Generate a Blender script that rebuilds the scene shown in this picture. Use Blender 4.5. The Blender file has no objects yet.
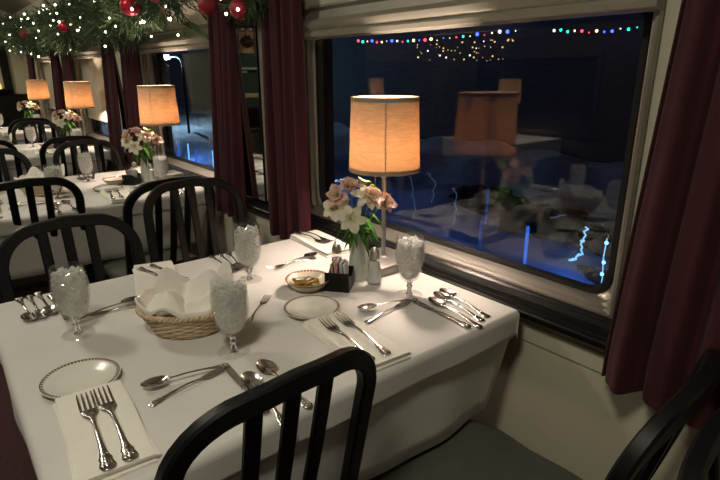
import bpy, bmesh, math, random
from mathutils import Vector, Matrix
PI = math.pi
R = math.radians
rnd = random.Random(7)
scene = bpy.context.scene
COL = scene.collection

# ------------------------------------------------------------------ materials
def nodes(name):
    m = bpy.data.materials.new(name); m.use_nodes = True
    nt = m.node_tree
    for n in list(nt.nodes): nt.nodes.remove(n)
    out = nt.nodes.new('ShaderNodeOutputMaterial')
    return m, nt, out

def mat(name, base, rough=0.5, metal=0.0, var=0.08, scale=12.0, bump=0.0, bscale=60.0, sheen=0.0, coat=0.0, stretch=None, spec=0.5):
    m, nt, out = nodes(name)
    b = nt.nodes.new('ShaderNodeBsdfPrincipled')
    nt.links.new(b.outputs[0], out.inputs[0])
    tc = nt.nodes.new('ShaderNodeTexCoord')
    mp = nt.nodes.new('ShaderNodeMapping')
    if stretch: mp.inputs['Scale'].default_value = stretch
    nt.links.new(tc.outputs['Object'], mp.inputs[0])
    nz = nt.nodes.new('ShaderNodeTexNoise'); nz.inputs['Scale'].default_value = scale; nz.inputs['Detail'].default_value = 5
    nt.links.new(mp.outputs[0], nz.inputs['Vector'])
    cr = nt.nodes.new('ShaderNodeValToRGB')
    cr.color_ramp.elements[0].position = 0.3; cr.color_ramp.elements[1].position = 0.7
    cr.color_ramp.elements[0].color = [max(0, c*(1-var)) for c in base] + [1]
    cr.color_ramp.elements[1].color = [min(1, c*(1+var)) for c in base] + [1]
    nt.links.new(nz.outputs['Fac'], cr.inputs[0]); nt.links.new(cr.outputs[0], b.inputs['Base Color'])
    b.inputs['Roughness'].default_value = rough; b.inputs['Metallic'].default_value = metal
    b.inputs['Sheen Weight'].default_value = sheen; b.inputs['Coat Weight'].default_value = coat
    b.inputs['Specular IOR Level'].default_value = spec
    if bump:
        n2 = nt.nodes.new('ShaderNodeTexNoise'); n2.inputs['Scale'].default_value = bscale; n2.inputs['Detail'].default_value = 3
        nt.links.new(mp.outputs[0], n2.inputs['Vector'])
        bp = nt.nodes.new('ShaderNodeBump'); bp.inputs['Strength'].default_value = bump; bp.inputs['Distance'].default_value = 0.002
        nt.links.new(n2.outputs['Fac'], bp.inputs['Height']); nt.links.new(bp.outputs[0], b.inputs['Normal'])
    return m

def glass(name, tint=(1, 1, 1), ior=1.5, rough=0.0, boost=1.0):
    """thin clear glass: Fresnel reflection over see-through"""
    m, nt, out = nodes(name)
    t = nt.nodes.new('ShaderNodeBsdfTransparent'); t.inputs[0].default_value = (*tint, 1)
    g = nt.nodes.new('ShaderNodeBsdfGlossy'); g.inputs['Roughness'].default_value = rough
    # Schlick reflectance from the facing ratio: the same from both sides of the sheet
    f = nt.nodes.new('ShaderNodeLayerWeight'); f.inputs['Blend'].default_value = .5
    mx = nt.nodes.new('ShaderNodeMixShader')
    pw = nt.nodes.new('ShaderNodeMath'); pw.operation = 'POWER'; pw.inputs[1].default_value = 5
    nt.links.new(f.outputs['Facing'], pw.inputs[0])
    r0 = ((ior-1)/(ior+1))**2*boost
    mu = nt.nodes.new('ShaderNodeMath'); mu.operation = 'MULTIPLY_ADD'; mu.inputs[1].default_value = .85*(1-r0); mu.inputs[2].default_value = r0
    nt.links.new(pw.outputs[0], mu.inputs[0]); nt.links.new(mu.outputs[0], mx.inputs[0])
    nt.links.new(t.outputs[0], mx.inputs[1]); nt.links.new(g.outputs[0], mx.inputs[2]); nt.links.new(mx.outputs[0], out.inputs[0])
    return m

def translucent(name, base, trans, fac, var=0.15, scale=40.0, stretch=(1, 1, 1), clear=0.0, gloss=0.0):
    m, nt, out = nodes(name)
    tc = nt.nodes.new('ShaderNodeTexCoord'); mp = nt.nodes.new('ShaderNodeMapping'); mp.inputs['Scale'].default_value = stretch
    nt.links.new(tc.outputs['Object'], mp.inputs[0])
    nz = nt.nodes.new('ShaderNodeTexNoise'); nz.inputs['Scale'].default_value = scale; nz.inputs['Detail'].default_value = 6
    nt.links.new(mp.outputs[0], nz.inputs['Vector'])
    def ramp(c):
        cr = nt.nodes.new('ShaderNodeValToRGB'); cr.color_ramp.elements[0].position = .3; cr.color_ramp.elements[1].position = .7
        cr.color_ramp.elements[0].color = [x*(1-var) for x in c]+[1]; cr.color_ramp.elements[1].color = [min(1, x*(1+var)) for x in c]+[1]
        nt.links.new(nz.outputs['Fac'], cr.inputs[0]); return cr
    d = nt.nodes.new('ShaderNodeBsdfDiffuse'); t = nt.nodes.new('ShaderNodeBsdfTranslucent')
    nt.links.new(ramp(base).outputs[0], d.inputs[0]); nt.links.new(ramp(trans).outputs[0], t.inputs[0])
    mx = nt.nodes.new('ShaderNodeMixShader'); mx.inputs[0].default_value = fac
    nt.links.new(d.outputs[0], mx.inputs[1]); nt.links.new(t.outputs[0], mx.inputs[2])
    last = mx
    if clear:
        tr = nt.nodes.new('ShaderNodeBsdfTransparent'); m2 = nt.nodes.new('ShaderNodeMixShader'); m2.inputs[0].default_value = clear
        nt.links.new(last.outputs[0], m2.inputs[1]); nt.links.new(tr.outputs[0], m2.inputs[2]); last = m2
    if gloss:
        g = nt.nodes.new('ShaderNodeBsdfGlossy'); g.inputs['Roughness'].default_value = .08
        m3 = nt.nodes.new('ShaderNodeMixShader'); m3.inputs[0].default_value = gloss
        nt.links.new(last.outputs[0], m3.inputs[1]); nt.links.new(g.outputs[0], m3.inputs[2]); last = m3
    nt.links.new(last.outputs[0], out.inputs[0])
    return m

def emit(name, col, s):
    m, nt, out = nodes(name)
    e = nt.nodes.new('ShaderNodeEmission'); e.inputs[0].default_value = (*col, 1); e.inputs[1].default_value = s
    nt.links.new(e.outputs[0], out.inputs[0]); return m

def china(name, r0, r1, band, n, body=(.80, .77, .70)):
    """white china with a patterned coloured band between two radii"""
    m, nt, out = nodes(name)
    b = nt.nodes.new('ShaderNodeBsdfPrincipled'); nt.links.new(b.outputs[0], out.inputs[0])
    b.inputs['Roughness'].default_value = .22
    tc = nt.nodes.new('ShaderNodeTexCoord'); sp = nt.nodes.new('ShaderNodeSeparateXYZ'); nt.links.new(tc.outputs['Object'], sp.inputs[0])
    def math_(op, a, c=None):
        k = nt.nodes.new('ShaderNodeMath'); k.operation = op
        for i, v in enumerate((a, c)):
            if v is None: continue
            if isinstance(v, (int, float)): k.inputs[i].default_value = v
            else: nt.links.new(v, k.inputs[i])
        return k.outputs[0]
    x, y = sp.outputs[0], sp.outputs[1]
    r = math_('SQRT', math_('ADD', math_('MULTIPLY', x, x), math_('MULTIPLY', y, y)))
    ring = math_('MULTIPLY', math_('GREATER_THAN', r, r0), math_('LESS_THAN', r, r1))
    ang = math_('ARCTAN2', y, x)
    wav = math_('GREATER_THAN', math_('SINE', math_('MULTIPLY', ang, n)), -.45)
    thin = math_('MULTIPLY', math_('GREATER_THAN', r, r1-(r1-r0)*.28), math_('LESS_THAN', r, r1))
    fac = math_('MAXIMUM', math_('MULTIPLY', ring, wav), thin)
    mx = nt.nodes.new('ShaderNodeMix'); mx.data_type = 'RGBA'
    mx.inputs[6].default_value = (*body, 1); mx.inputs[7].default_value = (*band, 1)
    nt.links.new(fac, mx.inputs[0]); nt.links.new(mx.outputs[2], b.inputs['Base Color'])
    return m

M = dict(
    linen=mat('white_linen', (.70, .67, .64), .85, var=.03, scale=6, bump=.25, bscale=260, sheen=.1),
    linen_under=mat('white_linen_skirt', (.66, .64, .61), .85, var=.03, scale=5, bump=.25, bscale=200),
    napkin=mat('napkin_cotton', (.88, .83, .76), .85, var=.03, scale=14, bump=.35, bscale=300),
    black=mat('black_lacquer_metal', (.006, .006, .0065), .42, var=.15, scale=30, bump=.03, bscale=200, spec=.3),
    vinyl=mat('grey_green_vinyl', (.105, .105, .085), .5, var=.08, scale=25, bump=.2, bscale=160),
    silver=mat('tarnished_silver', (.62, .58, .54), .2, 1.0, var=.12, scale=60, bump=.05, bscale=220),
    steel=mat('brushed_dark_steel', (.42, .40, .38), .42, .7, var=.12, scale=30, bump=.08, stretch=(1, 12, 1)),
    nickel=mat('nickel', (.62, .58, .52), .3, 1.0, var=.06),
    alu=mat('aluminium_frame', (.37, .345, .30), .40, .75, var=.10, scale=9, bump=.08, bscale=60, stretch=(1, .15, 1)),
    paint=mat('painted_valance', (.31, .29, .235), .42, .15, var=.08, scale=5, bump=.05, bscale=30),
    cream=mat('cream_wall_paint', (.64, .60, .46), .5, var=.05, scale=3, bump=.06, bscale=40),
    blind=mat('cream_blind_fabric', (.55, .49, .38), .8, var=.05, scale=8, bump=.1, bscale=140),
    wood=mat('dark_wood_panel', (.055, .038, .028), .55, var=.25, scale=5, stretch=(1, 6, 1)),
    ceil=mat('dim_ceiling_paint', (.30, .27, .22), .7, var=.05, scale=3),
    carpet=mat('maroon_carpet', (.05, .015, .017), .95, var=.35, scale=90, bump=.5, bscale=300),
    sill=mat('black_sill_paint', (.008, .0075, .0075), .33, var=.2, scale=10, bump=.04, bscale=40, spec=.3, stretch=(1, .3, 1)),
    rubber=mat('black_rubber_gasket', (.008, .008, .008), .45, var=.1),
    curtain=mat('burgundy_velvet', (.050, .0055, .012), .9, var=.22, scale=20, bump=.2, bscale=240, sheen=.03, stretch=(1, 1, .2)),
    wicker=mat('pale_wicker', (.68, .52, .34), .55, var=.2, scale=60, bump=.2, bscale=200),
    plate=china('banded_china', .0640, .0705, (.14, .05, .03), 64),
    dish=china('red_banded_china', .0525, .0565, (.26, .05, .03), 40, (.70, .62, .49)),
    foil=mat('gold_foil', (.62, .46, .13), .28, .9, var=.3, scale=120, bump=.4, bscale=150),
    paper=mat('white_paper', (.80, .77, .73), .7, var=.04),
    bluepaper=mat('blue_paper', (.10, .20, .50), .7, var=.1, scale=80),
    pinkpaper=mat('pink_paper', (.60, .25, .28), .7, var=.1, scale=80),
    orangepaper=mat('orange_paper', (.62, .22, .08), .7, var=.1, scale=80),
    plastic=mat('black_plastic', (.006, .006, .007), .4, var=.1, spec=.3),
    porcelain=mat('white_porcelain_vase', (.66, .66, .60), .3, var=.04, scale=10),
    petal_white=translucent('cream_petal', (.95, .92, .84), (.95, .90, .75), .5, .03, 60),
    petal_pink=translucent('pink_petal', (.93, .70, .63), (.95, .68, .58), .5, .18, 45),
    bud=translucent('green_bud', (.52, .62, .16), (.5, .6, .1), .3, .2, 60),
    leaf=translucent('leaf_green', (.085, .20, .045), (.16, .34, .06), .25, .3, 30),
    stem=mat('stem_green', (.10, .21, .05), .5, var=.2),
    shade=translucent('woven_parchment_shade', (.78, .63, .46), (.064, .0265, .0082), .32, .13, 34, (1, 1, 5)),
    trim=translucent('shade_trim_tape', (.56, .45, .32), (.5, .33, .17), .35, .08, 60),
    bulb=emit('warm_bulb_glow', (1, .80, .66), 480),
    glass=glass('goblet_glass', (.985, .985, .98), 1.5, 0, 1.6),
    pane=glass('window_glass', (.93, .95, .97), 1.5, 0, 2.1),
    foot=glass('goblet_foot_glass', (.97, .97, .96), 1.5, 0, 3.2),
    ice=translucent('crushed_ice_chunks', (.97, .96, .94), (.97, .97, .95), .6, .03, 90, clear=.20, gloss=.12),
    salt=mat('table_salt', (.85, .84, .82), .8, var=.05, scale=200),
    pepper=mat('ground_pepper', (.10, .085, .07), .9, var=.4, scale=300),
    mirror=mat('silvered_mirror', (.72, .72, .70), .02, 1.0, var=.01),
    needle=mat('fir_needles', (.05, .095, .038), .6, var=.4, scale=9),
    needle_pale=mat('pale_fir_needles', (.10, .155, .065), .6, var=.35, scale=9),
    red_ball=mat('red_glitter', (.55, .02, .05), .3, .35, var=.5, scale=120, bump=.6, bscale=160),
    red_ribbon=mat('red_ribbon', (.32, .012, .03), .5, var=.2),
    fairy=emit('fairy_light', (1, .92, .62), 14),
    snow=mat('night_snow', (.62, .66, .74), .8, var=.25, scale=1.4, bump=.5, bscale=4),
    shrub=mat('dark_shrub', (.015, .02, .016), .9, var=.3, scale=8),
    shed=mat('dark_siding', (.05, .052, .07), .8, var=.25, scale=2, stretch=(1, 1, 8)),
    skin=mat('skin', (.55, .32, .23), .5, var=.06, scale=20),
    tee=mat('dark_green_tee', (.028, .06, .048), .85, var=.12, scale=30, bump=.2),
    print=mat('pale_shirt_print', (.38, .42, .38), .8),
    hair=mat('dark_brown_hair', (.022, .014, .01), .6, var=.3, scale=80),
    jeans=mat('black_trousers', (.012, .012, .014), .8, var=.2),
    tray=mat('tan_tray', (.42, .30, .17), .5, var=.2, scale=12),
    blue_glow=emit('blue_post_glow', (.05, .20, 1), .8),
    dim_glow=emit('dim_blue_post_glow', (.05, .17, .8), .2),
    cyan_glow=emit('pale_blue_strand_glow', (.22, .55, 1), 1.6),
    faint_glow=emit('faint_strand_glow', (.3, .45, .8), .2),
    cyan_bulb=emit('cyan_bulb_glow', (.1, .45, 1), 9),
    c_blue=emit('blue_bulb', (.03, .06, 1), 9), c_teal=emit('teal_bulb', (.02, .75, .5), 4), c_red=emit('red_bulb', (1, .05, .08), 5),
    c_warm=emit('warm_white_bulb', (1, .65, .25), 5), c_white=emit('white_bulb', (.9, .85, .9), 3),
    c_gold=emit('gold_bulb', (1, .62, .2), 1.3),
    clear=None,
    street=emit('street_lamp_glow', (.55, .85, 1), 26),
)

def solid_glass(name):
    m, nt, out = nodes(name)
    b = nt.nodes.new('ShaderNodeBsdfPrincipled'); b.inputs['Transmission Weight'].default_value = 1; b.inputs['Roughness'].default_value = 0; b.inputs['IOR'].default_value = 1.5
    nt.links.new(b.outputs[0], out.inputs[0]); return m
M['clear'] = solid_glass('solid_clear_glass')

# ------------------------------------------------------------------ mesh helpers
class MB:
    def __init__(s): s.v = []; s.f = []
    def add(s, v, f):
        o = len(s.v); s.v += [tuple(p) for p in v]; s.f += [tuple(i+o for i in q) for q in f]
    def box(s, c, d, rot=None, bev=0.0, seg=2):
        bm = bmesh.new(); bmesh.ops.create_cube(bm, size=1)
        bmesh.ops.scale(bm, vec=d, verts=bm.verts)
        if bev: bmesh.ops.bevel(bm, geom=bm.edges[:], offset=bev, segments=seg, affect='EDGES', profile=.5)
        if rot is not None: bmesh.ops.transform(bm, matrix=rot.to_4x4(), verts=bm.verts)
        bmesh.ops.translate(bm, vec=c, verts=bm.verts)
        bm.verts.index_update()
        s.add([v.co for v in bm.verts], [[v.index for v in f.verts] for f in bm.faces]); bm.free()
    def lathe(s, prof, n=32, c=(0, 0, 0), sx=1, sy=1, mod=None, closed=False):
        v = []; m = len(prof)
        for i in range(n):
            a = 2*PI*i/n
            for (r, z) in prof:
                k = mod(a, z) if mod else 1
                v.append((c[0]+sx*r*k*math.cos(a), c[1]+sy*r*k*math.sin(a), c[2]+z))
        f = []
        for i in range(n):
            j = (i+1) % n
            for k in range(m-1 if not closed else m):
                l = (k+1) % m
                f.append((i*m+k, j*m+k, j*m+l, i*m+l))
        s.add(v, f)
    def sweep(s, path, sec, up=(0, 0, 1), closed=False, scale=None):
        """sec: 2D points; frame: x = side, y = up"""
        P = [Vector(p) for p in path]; n = len(P); m = len(sec); v = []
        U = Vector(up)
        for i, p in enumerate(P):
            a = P[(i-1) % n] if (closed or i > 0) else p
            b = P[(i+1) % n] if (closed or i < n-1) else p
            t = (b-a).normalized(); u = callable(up) and Vector(up(i)) or U
            side = t.cross(u)
            if side.length < 1e-5: side = t.cross(Vector((1, 0, 0)))
            side.normalize(); w = side.cross(t)
            k = scale[i] if scale else 1
            for (x, y) in sec: v.append(p+side*x*k+w*y*k)
        f = []
        for i in range(n if closed else n-1):
            j = (i+1) % n
            for q in range(m): f.append((i*m+q, i*m+(q+1) % m, j*m+(q+1) % m, j*m+q))
        if not closed: f += [tuple(range(m-1, -1, -1)), tuple(range((n-1)*m, n*m))]
        s.add(v, f)
    def tube(s, path, r, n=8, closed=False, scale=None):
        s.sweep(path, [(r*math.cos(2*PI*k/n), r*math.sin(2*PI*k/n)) for k in range(n)], (0.013, 0.027, 1), closed, scale)
    def ball(s, c, r, n=12, m=8, sc=(1, 1, 1)):
        v = []; f = []
        for i in range(m+1):
            t = PI*i/m
            for k in range(n):
                a = 2*PI*k/n
                v.append((c[0]+sc[0]*r*math.sin(t)*math.cos(a), c[1]+sc[1]*r*math.sin(t)*math.sin(a), c[2]+sc[2]*r*math.cos(t)))
        for i in range(m):
            for k in range(n): f.append((i*n+k, (i+1)*n+k, (i+1)*n+(k+1) % n, i*n+(k+1) % n))
        s.add(v, f)
    def grid(s, fn, nu, nv, wrap=False):
        v = [fn(i/(nu-1 if not wrap else nu), j/(nv-1)) for i in range(nu) for j in range(nv)]
        f = []
        for i in range(nu if wrap else nu-1):
            k = (i+1) % nu
            for j in range(nv-1): f.append((i*nv+j, k*nv+j, k*nv+j+1, i*nv+j+1))
        s.add(v, f)
    def shell(s, fn, nu, nv, t):
        """grid surface given a thickness (closed skin)"""
        P = [[Vector(fn(i/(nu-1), j/(nv-1))) for j in range(nv)] for i in range(nu)]
        N = [[None]*nv for _ in range(nu)]
        for i in range(nu):
            for j in range(nv):
                a = P[min(i+1, nu-1)][j]-P[max(i-1, 0)][j]; b = P[i][min(j+1, nv-1)]-P[i][max(j-1, 0)]
                q = a.cross(b); N[i][j] = q.normalized() if q.length > 1e-12 else Vector((0, 0, 1))
        A = [P[i][j]+N[i][j]*t/2 for i in range(nu) for j in range(nv)]; B = [P[i][j]-N[i][j]*t/2 for i in range(nu) for j in range(nv)]
        o = nu*nv; f = []
        for i in range(nu-1):
            for j in range(nv-1):
                q = (i*nv+j, (i+1)*nv+j, (i+1)*nv+j+1, i*nv+j+1); f.append(q); f.append(tuple(x+o for x in reversed(q)))
        for i in range(nu-1):
            f.append((i*nv, i*nv+o, (i+1)*nv+o, (i+1)*nv)); f.append((i*nv+nv-1, (i+1)*nv+nv-1, (i+1)*nv+nv-1+o, i*nv+nv-1+o))
        for j in range(nv-1):
            f.append((j, j+1, j+1+o, j+o)); e = (nu-1)*nv; f.append((e+j, e+j+o, e+j+1+o, e+j+1))
        s.add(A+B, f)
    def mesh(s, name, m, smooth=True):
        me = bpy.data.meshes.new(name); me.from_pydata(s.v, [], s.f)
        bm = bmesh.new(); bm.from_mesh(me); bmesh.ops.recalc_face_normals(bm, faces=bm.faces[:]); bm.to_mesh(me); bm.free()
        me.update(); me.materials.append(m)
        if smooth:
            me.polygons.foreach_set('use_smooth', [True]*len(me.polygons))
            try: me.set_sharp_from_angle(angle=R(40))
            except Exception: pass
        return me
    def build(s, name, m, parent=None, loc=(0, 0, 0), rz=0, smooth=True):
        o = bpy.data.objects.new(name, s.mesh(name, m, smooth)); COL.objects.link(o)
        o.location = loc; o.rotation_euler = (0, 0, rz)
        if parent: o.parent = parent
        return o

def tag(o, label=None, cat=None, group=None, kind=None):
    if label: o['label'] = label
    if cat: o['category'] = cat
    if group: o['group'] = group
    if kind: o['kind'] = kind
    return o
def empty(name, loc=(0, 0, 0), rz=0):
    o = bpy.data.objects.new(name, None); COL.objects.link(o); o.location = loc; o.rotation_euler = (0, 0, rz)
    o.empty_display_size = .05; return o
KIDS = {}
def copy_tree(o, parent=None):
    c = o.copy(); COL.objects.link(c)
    if parent: c.parent = parent
    for ch in list(o.children): copy_tree(ch, c)
    return c
PROTO = {}
BUILD = {}
def place(kind, loc, rz, label, cat, group=None, tilt=None, stuff=False):
    if kind in PROTO: o = copy_tree(PROTO[kind])
    else: o = BUILD[kind](); PROTO[kind] = o
    o.location = loc; o.rotation_euler = (tilt[0], tilt[1], rz) if tilt else (0, 0, rz)
    for k in ('group', 'kind'):
        if k in o: del o[k]
    return tag(o, label, cat, group, 'stuff' if stuff else None)
def struct(o): o['kind'] = 'structure'; return o

# ------------------------------------------------------------------ layout numbers (metres)
CAMZ = 1.33
TZ = .75                       # cloth surface
TX0, TX1 = .045, 1.078         # table across the car
TY0, TY1 = .712, 1.59          # first table along the car
PITCH = 1.88
TYC = (TY0+TY1)/2
WC = 1.168                     # centre of window 1 along the car
TABLES = [0, PITCH, 2*PITCH, 3*PITCH]
TNAME = ['nearest table', 'second table', 'third table', 'last table']
ENDY = 8.75

# ------------------------------------------------------------------ the car
b = MB(); b.box((-.35, 3.8, -.03), (3.4, 10.4, .06)); struct(b.build('floor', M['carpet'], smooth=False))
b = MB()
b.grid(lambda u, v: (1.3-3.3*u, -1.4+10.4*v, 2.02+.42*math.sin(PI*u)), 24, 2)
struct(b.build('ceiling', M['ceil']))
# window wall: lower panel, piers, header
b = MB(); Y0, Y1 = -1.4, 9.0
b.box((1.235, (Y0+Y1)/2, .36), (.17, Y1-Y0, .72))                     # lower panel, face at 1.15
b.box((1.255, (Y0+Y1)/2, 1.83), (.13, Y1-Y0, .72))                    # header, face at 1.19
HW = .685
edges = [Y0]
for k in range(4): edges += [WC+k*PITCH-.652, WC+k*PITCH+HW]
edges.append(Y1)
for i in range(0, len(edges), 2):
    a, c = edges[i], edges[i+1]
    b.box((1.26, (a+c)/2, 1.095), (.12, c-a, .75))
struct(b.build('wall_window', M['cream'], smooth=False))
# wainscot seam
b = MB(); b.box((1.148, (Y0+Y1)/2, .665), (.006, Y1-Y0, .05)); struct(b.build('trim_1', M['cream'], smooth=False))
# ribbed black sill board running the length of the car
prof = [(1.2, .773), (1.178, .772), (1.173, .768), (1.168, .769), (1.163, .764), (1.158, .765), (1.150, .752), (1.146, .752), (1.141, .757), (1.136, .756),
        (1.132, .745), (1.128, .745), (1.124, .750), (1.119, .749), (1.116, .742), (1.108, .741), (1.1045, .737), (1.1045, .727), (1.108, .722), (1.2, .722)]
b = MB(); n = len(prof)
b.add([(x, Y0, z) for x, z in prof]+[(x, Y1, z) for x, z in prof], [(i, (i+1) % n, n+(i+1) % n, n+i) for i in range(n)]+[tuple(range(n)), tuple(range(2*n-1, n-1, -1))])
struct(b.build('trim_2', M['sill'], smooth=True))

def rrect(y0, y1, z0, z1, r, n=8):
    out = []
    for (cy, cz, a0) in ((y1-r, z1-r, 0), (y0+r, z1-r, PI/2), (y0+r, z0+r, PI), (y1-r, z0+r, 1.5*PI)):
        for k in range(n+1):
            a = a0+PI/2*k/n; out.append((cy+r*math.cos(a), cz+r*math.sin(a)))
    return out
def loft(b, loops):
    """loops: list of (x, [(y,z)...]) with equal counts"""
    m = len(loops[0][1]); v = []
    for x, L in loops: v += [(x, y, z) for y, z in L]
    f = []
    for i in range(len(loops)-1):
        for k in range(m): f.append((i*m+k, i*m+(k+1) % m, (i+1)*m+(k+1) % m, (i+1)*m+k))
    b.add(v, f)
def window(k):
    c = WC+k*PITCH; y0, y1, z0, z1 = c-.61, c+.61, .792, 1.47
    b = MB()
    loft(b, [(1.19, rrect(c-.66, c+.70, .762, 1.55, .004)), (1.176, rrect(c-.657, c+.697, .766, 1.55, .006)), (1.176, rrect(c-.650, c+.680, .774, 1.55, .01)),
             (1.186, rrect(c-.648, c+.678, .777, 1.54, .01)), (1.190, rrect(c-.640, c+.668, .780, 1.53, .02)), (1.206, rrect(c-.638, c+.666, .782, 1.52, .02)),
             (1.210, rrect(c-.635, c+.656, .786, 1.50, .03)), (1.228, rrect(c-.632, c+.654, .788, 1.50, .03)), (1.236, rrect(c-.620, c+.645, .789, 1.49, .05)),
             (1.244, rrect(c-.618, c+.643, .789, 1.49, .06))])
    w = struct(b.build('window_%d' % (k+1), M['alu']))
    b = MB()
    loft(b, [(1.246, rrect(c-.62, c+.645, .786, 1.49, .06)), (1.238, rrect(c-.615, c+.640, .789, 1.485, .06)), (1.238, rrect(c-.602, c+.627, .800, 1.475, .055)), (1.262, rrect(c-.598, c+.623, .802, 1.47, .055))])
    b.build('gasket', M['rubber'], w)
    b = MB(); b.box((1.266, c+.012, 1.13), (.006, 1.29, .74)); b.build('glass_pane', M['pane'], w, smooth=False)
    # outer reveal behind the pane
    b = MB(); loft(b, [(1.27, rrect(c-.64, c+.64, .77, 1.5, .05)), (1.32, rrect(c-.64, c+.64, .77, 1.5, .05))]); b.build('outer_reveal', M['rubber'], w)
    # moulded shade housing over the window
    p = [(1.19, 1.443), (1.160, 1.443), (1.152, 1.449), (1.150, 1.462), (1.158, 1.470), (1.150, 1.478), (1.148, 1.494), (1.158, 1.503), (1.182, 1.512), (1.19, 1.56)]
    a0, a1 = c-.66, c+.605
    b = MB(); n = len(p)
    b.add([(x, a0, z) for x, z in p]+[(x, a1, z) for x, z in p], [(i, (i+1) % n, n+(i+1) % n, n+i) for i in range(n)]+[tuple(range(n)), tuple(range(2*n-1, n-1, -1))])
    b.build('shade_housing', M['paint'], w)
    if k >= 2:
        zb = .93
        b = MB(); b.box((1.214, c, (1.46+zb)/2), (.006, 1.26, 1.46-zb)); b.box((1.212, c, zb+.006), (.016, 1.26, .014), bev=.004)
        b.build('roller_blind', M['blind'], w)
    return w
for k in range(4): window(k)
# narrow mirrors on the piers
def mirror(k):
    c = WC+(k+.5)*PITCH
    r = empty('pier_mirror', (1.124, c+.045, .778))
    b = MB(); b.box((0, 0, .44), (.006, .184, .88)); b.build('mirror_glass', M['mirror'], r, smooth=False)
    b = MB()
    for y in (-.093, .093): b.box((-.001, y, .44), (.010, .006, .88), bev=.002)
    b.build('edge_trim', M['sill'], r)
    b = MB(); b.box((.0345, 0, .44), (.063, .184, .88)); b.build('backing', M['cream'], r, smooth=False)
    return r
MLAB = ['narrow pier mirror between the curtains beyond the nearest table', 'narrow pier mirror between the curtains beyond the second table', 'narrow pier mirror between the curtains beyond the third table']
for k in range(3): tag(mirror(k), MLAB[k], 'mirror', 'pier mirrors between the windows')
# end wall
b = MB(); b.box((-.35, ENDY+.05, 1.1), (3.4, .1, 2.4)); struct(b.build('wall_end', M['cream'], smooth=False))
b = MB(); b.box((.55, ENDY-.012, .53), (1.3, .024, 1.06)); struct(b.build('trim_3', M['sill'], smooth=False))
b = MB(); b.box((.985, ENDY-.02, 1.5), (.10, .04, .88), bev=.006); struct(b.build('trim_4', M['black'], smooth=False))
# aisle-side wall with its own dark windows
b = MB(); AX = -2.0
b.box((AX-.05, 3.8, .38), (.1, 10.4, .76)); b.box((AX-.05, 3.8, 1.83), (.1, 10.4, .72))
for i in range(0, len(edges), 2):
    a, c = edges[i], edges[i+1]; b.box((AX-.05, (a+c)/2, 1.115), (.1, c-a, .71))
struct(b.build('wall_aisle', M['wood'], smooth=False))
for k in range(4):
    c = WC+k*PITCH; b = MB()
    for y in (c-HW+.02, c+HW-.02): b.box((AX+.004, y, 1.115), (.02, .05, .72), bev=.004)
    for z in (.775, 1.46): b.box((AX+.004, c, z), (.03, 2*HW, .05), bev=.004)
    w = struct(b.build('window_%d' % (k+5), M['wood']))
    b = MB(); b.box((AX-.04, c, 1.115), (.006, 2*HW, .70)); b.build('glass_pane', M['rubber'], w, smooth=False)
b = MB(); b.box((-.35, -1.45, 1.1), (3.4, .1, 2.4)); struct(b.build('wall_rear', M['cream'], smooth=False))

# ------------------------------------------------------------------ curtains
def curtain(y0, y1, x, z0, z1, pl, seed, shift=.0):
    """hangs close to the wall at the top and is pushed forward by the sill board at the bottom"""
    r = random.Random(seed); ph = r.random()*6; a1 = r.uniform(.85, 1.15); q = r.uniform(.6, 1.6); ym = (y0+y1)/2; h = (y1-y0)/2
    r0 = empty('curtain', (x, ym, z0))
    def sm(t): t = min(1, max(0, t)); return t*t*(3-2*t)
    def fn(u, v):
        s = u*2-1
        t = s*pl*PI+ph+.35*math.sin(3*s+q)
        k = max(0, (v*(z1-z0)-.06)/(z1-z0-.06))
        d = (.019-.004*k)*a1*math.sin(t)+.004*math.sin(2.7*t+1+q)
        return (d+.056*k+.003*math.sin(5*s+4*v), s*h+shift*k+.006*math.sin(t+1.4), v*(z1-z0)+.004*math.sin(t))
    b = MB(); b.shell(fn, int(pl*28), 24, .003); b.build('drape', M['curtain'], r0)
    b = MB(); b.tube([(.056, -h*1.02+shift, z1-z0), (.056, h*1.02+shift, z1-z0)], .009, 10); b.build('rod', M['nickel'], r0)
    return r0
CL = [('dark red velvet curtain nearest the camera beside the large window and pulled-out chair', .255, .225, 6, 11, -.03),
      ('dark red curtain between the large window and the narrow mirror', 1.816, .150, 4, 12, .085),
      ('dark red curtain between the narrow mirror and the second window', 2.350, .135, 4, 13, .04),
      ('dark red curtain just past the second window, before the second mirror', 3.735, .15, 4, 14, .05),
      ('dark red curtain past the second mirror, before the third window', 4.24, .155, 3, 15, .05),
      ('dark red curtain past the blind of the third window', 5.615, .15, 4, 16, .05),
      ('dark red curtain before the blind of the fourth window', 6.10, .155, 3, 17, .05),
      ('dark red curtain at the end wall past the last window', 7.50, .17, 3, 18, .05)]
for lab, c, h, pl, sd, sh in CL:
    tag(curtain(c-h, c+h, 1.078, .672 if sd > 11 else .665, 1.72, pl, sd, sh), lab, 'curtain', 'velvet curtains along the window wall')

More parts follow.
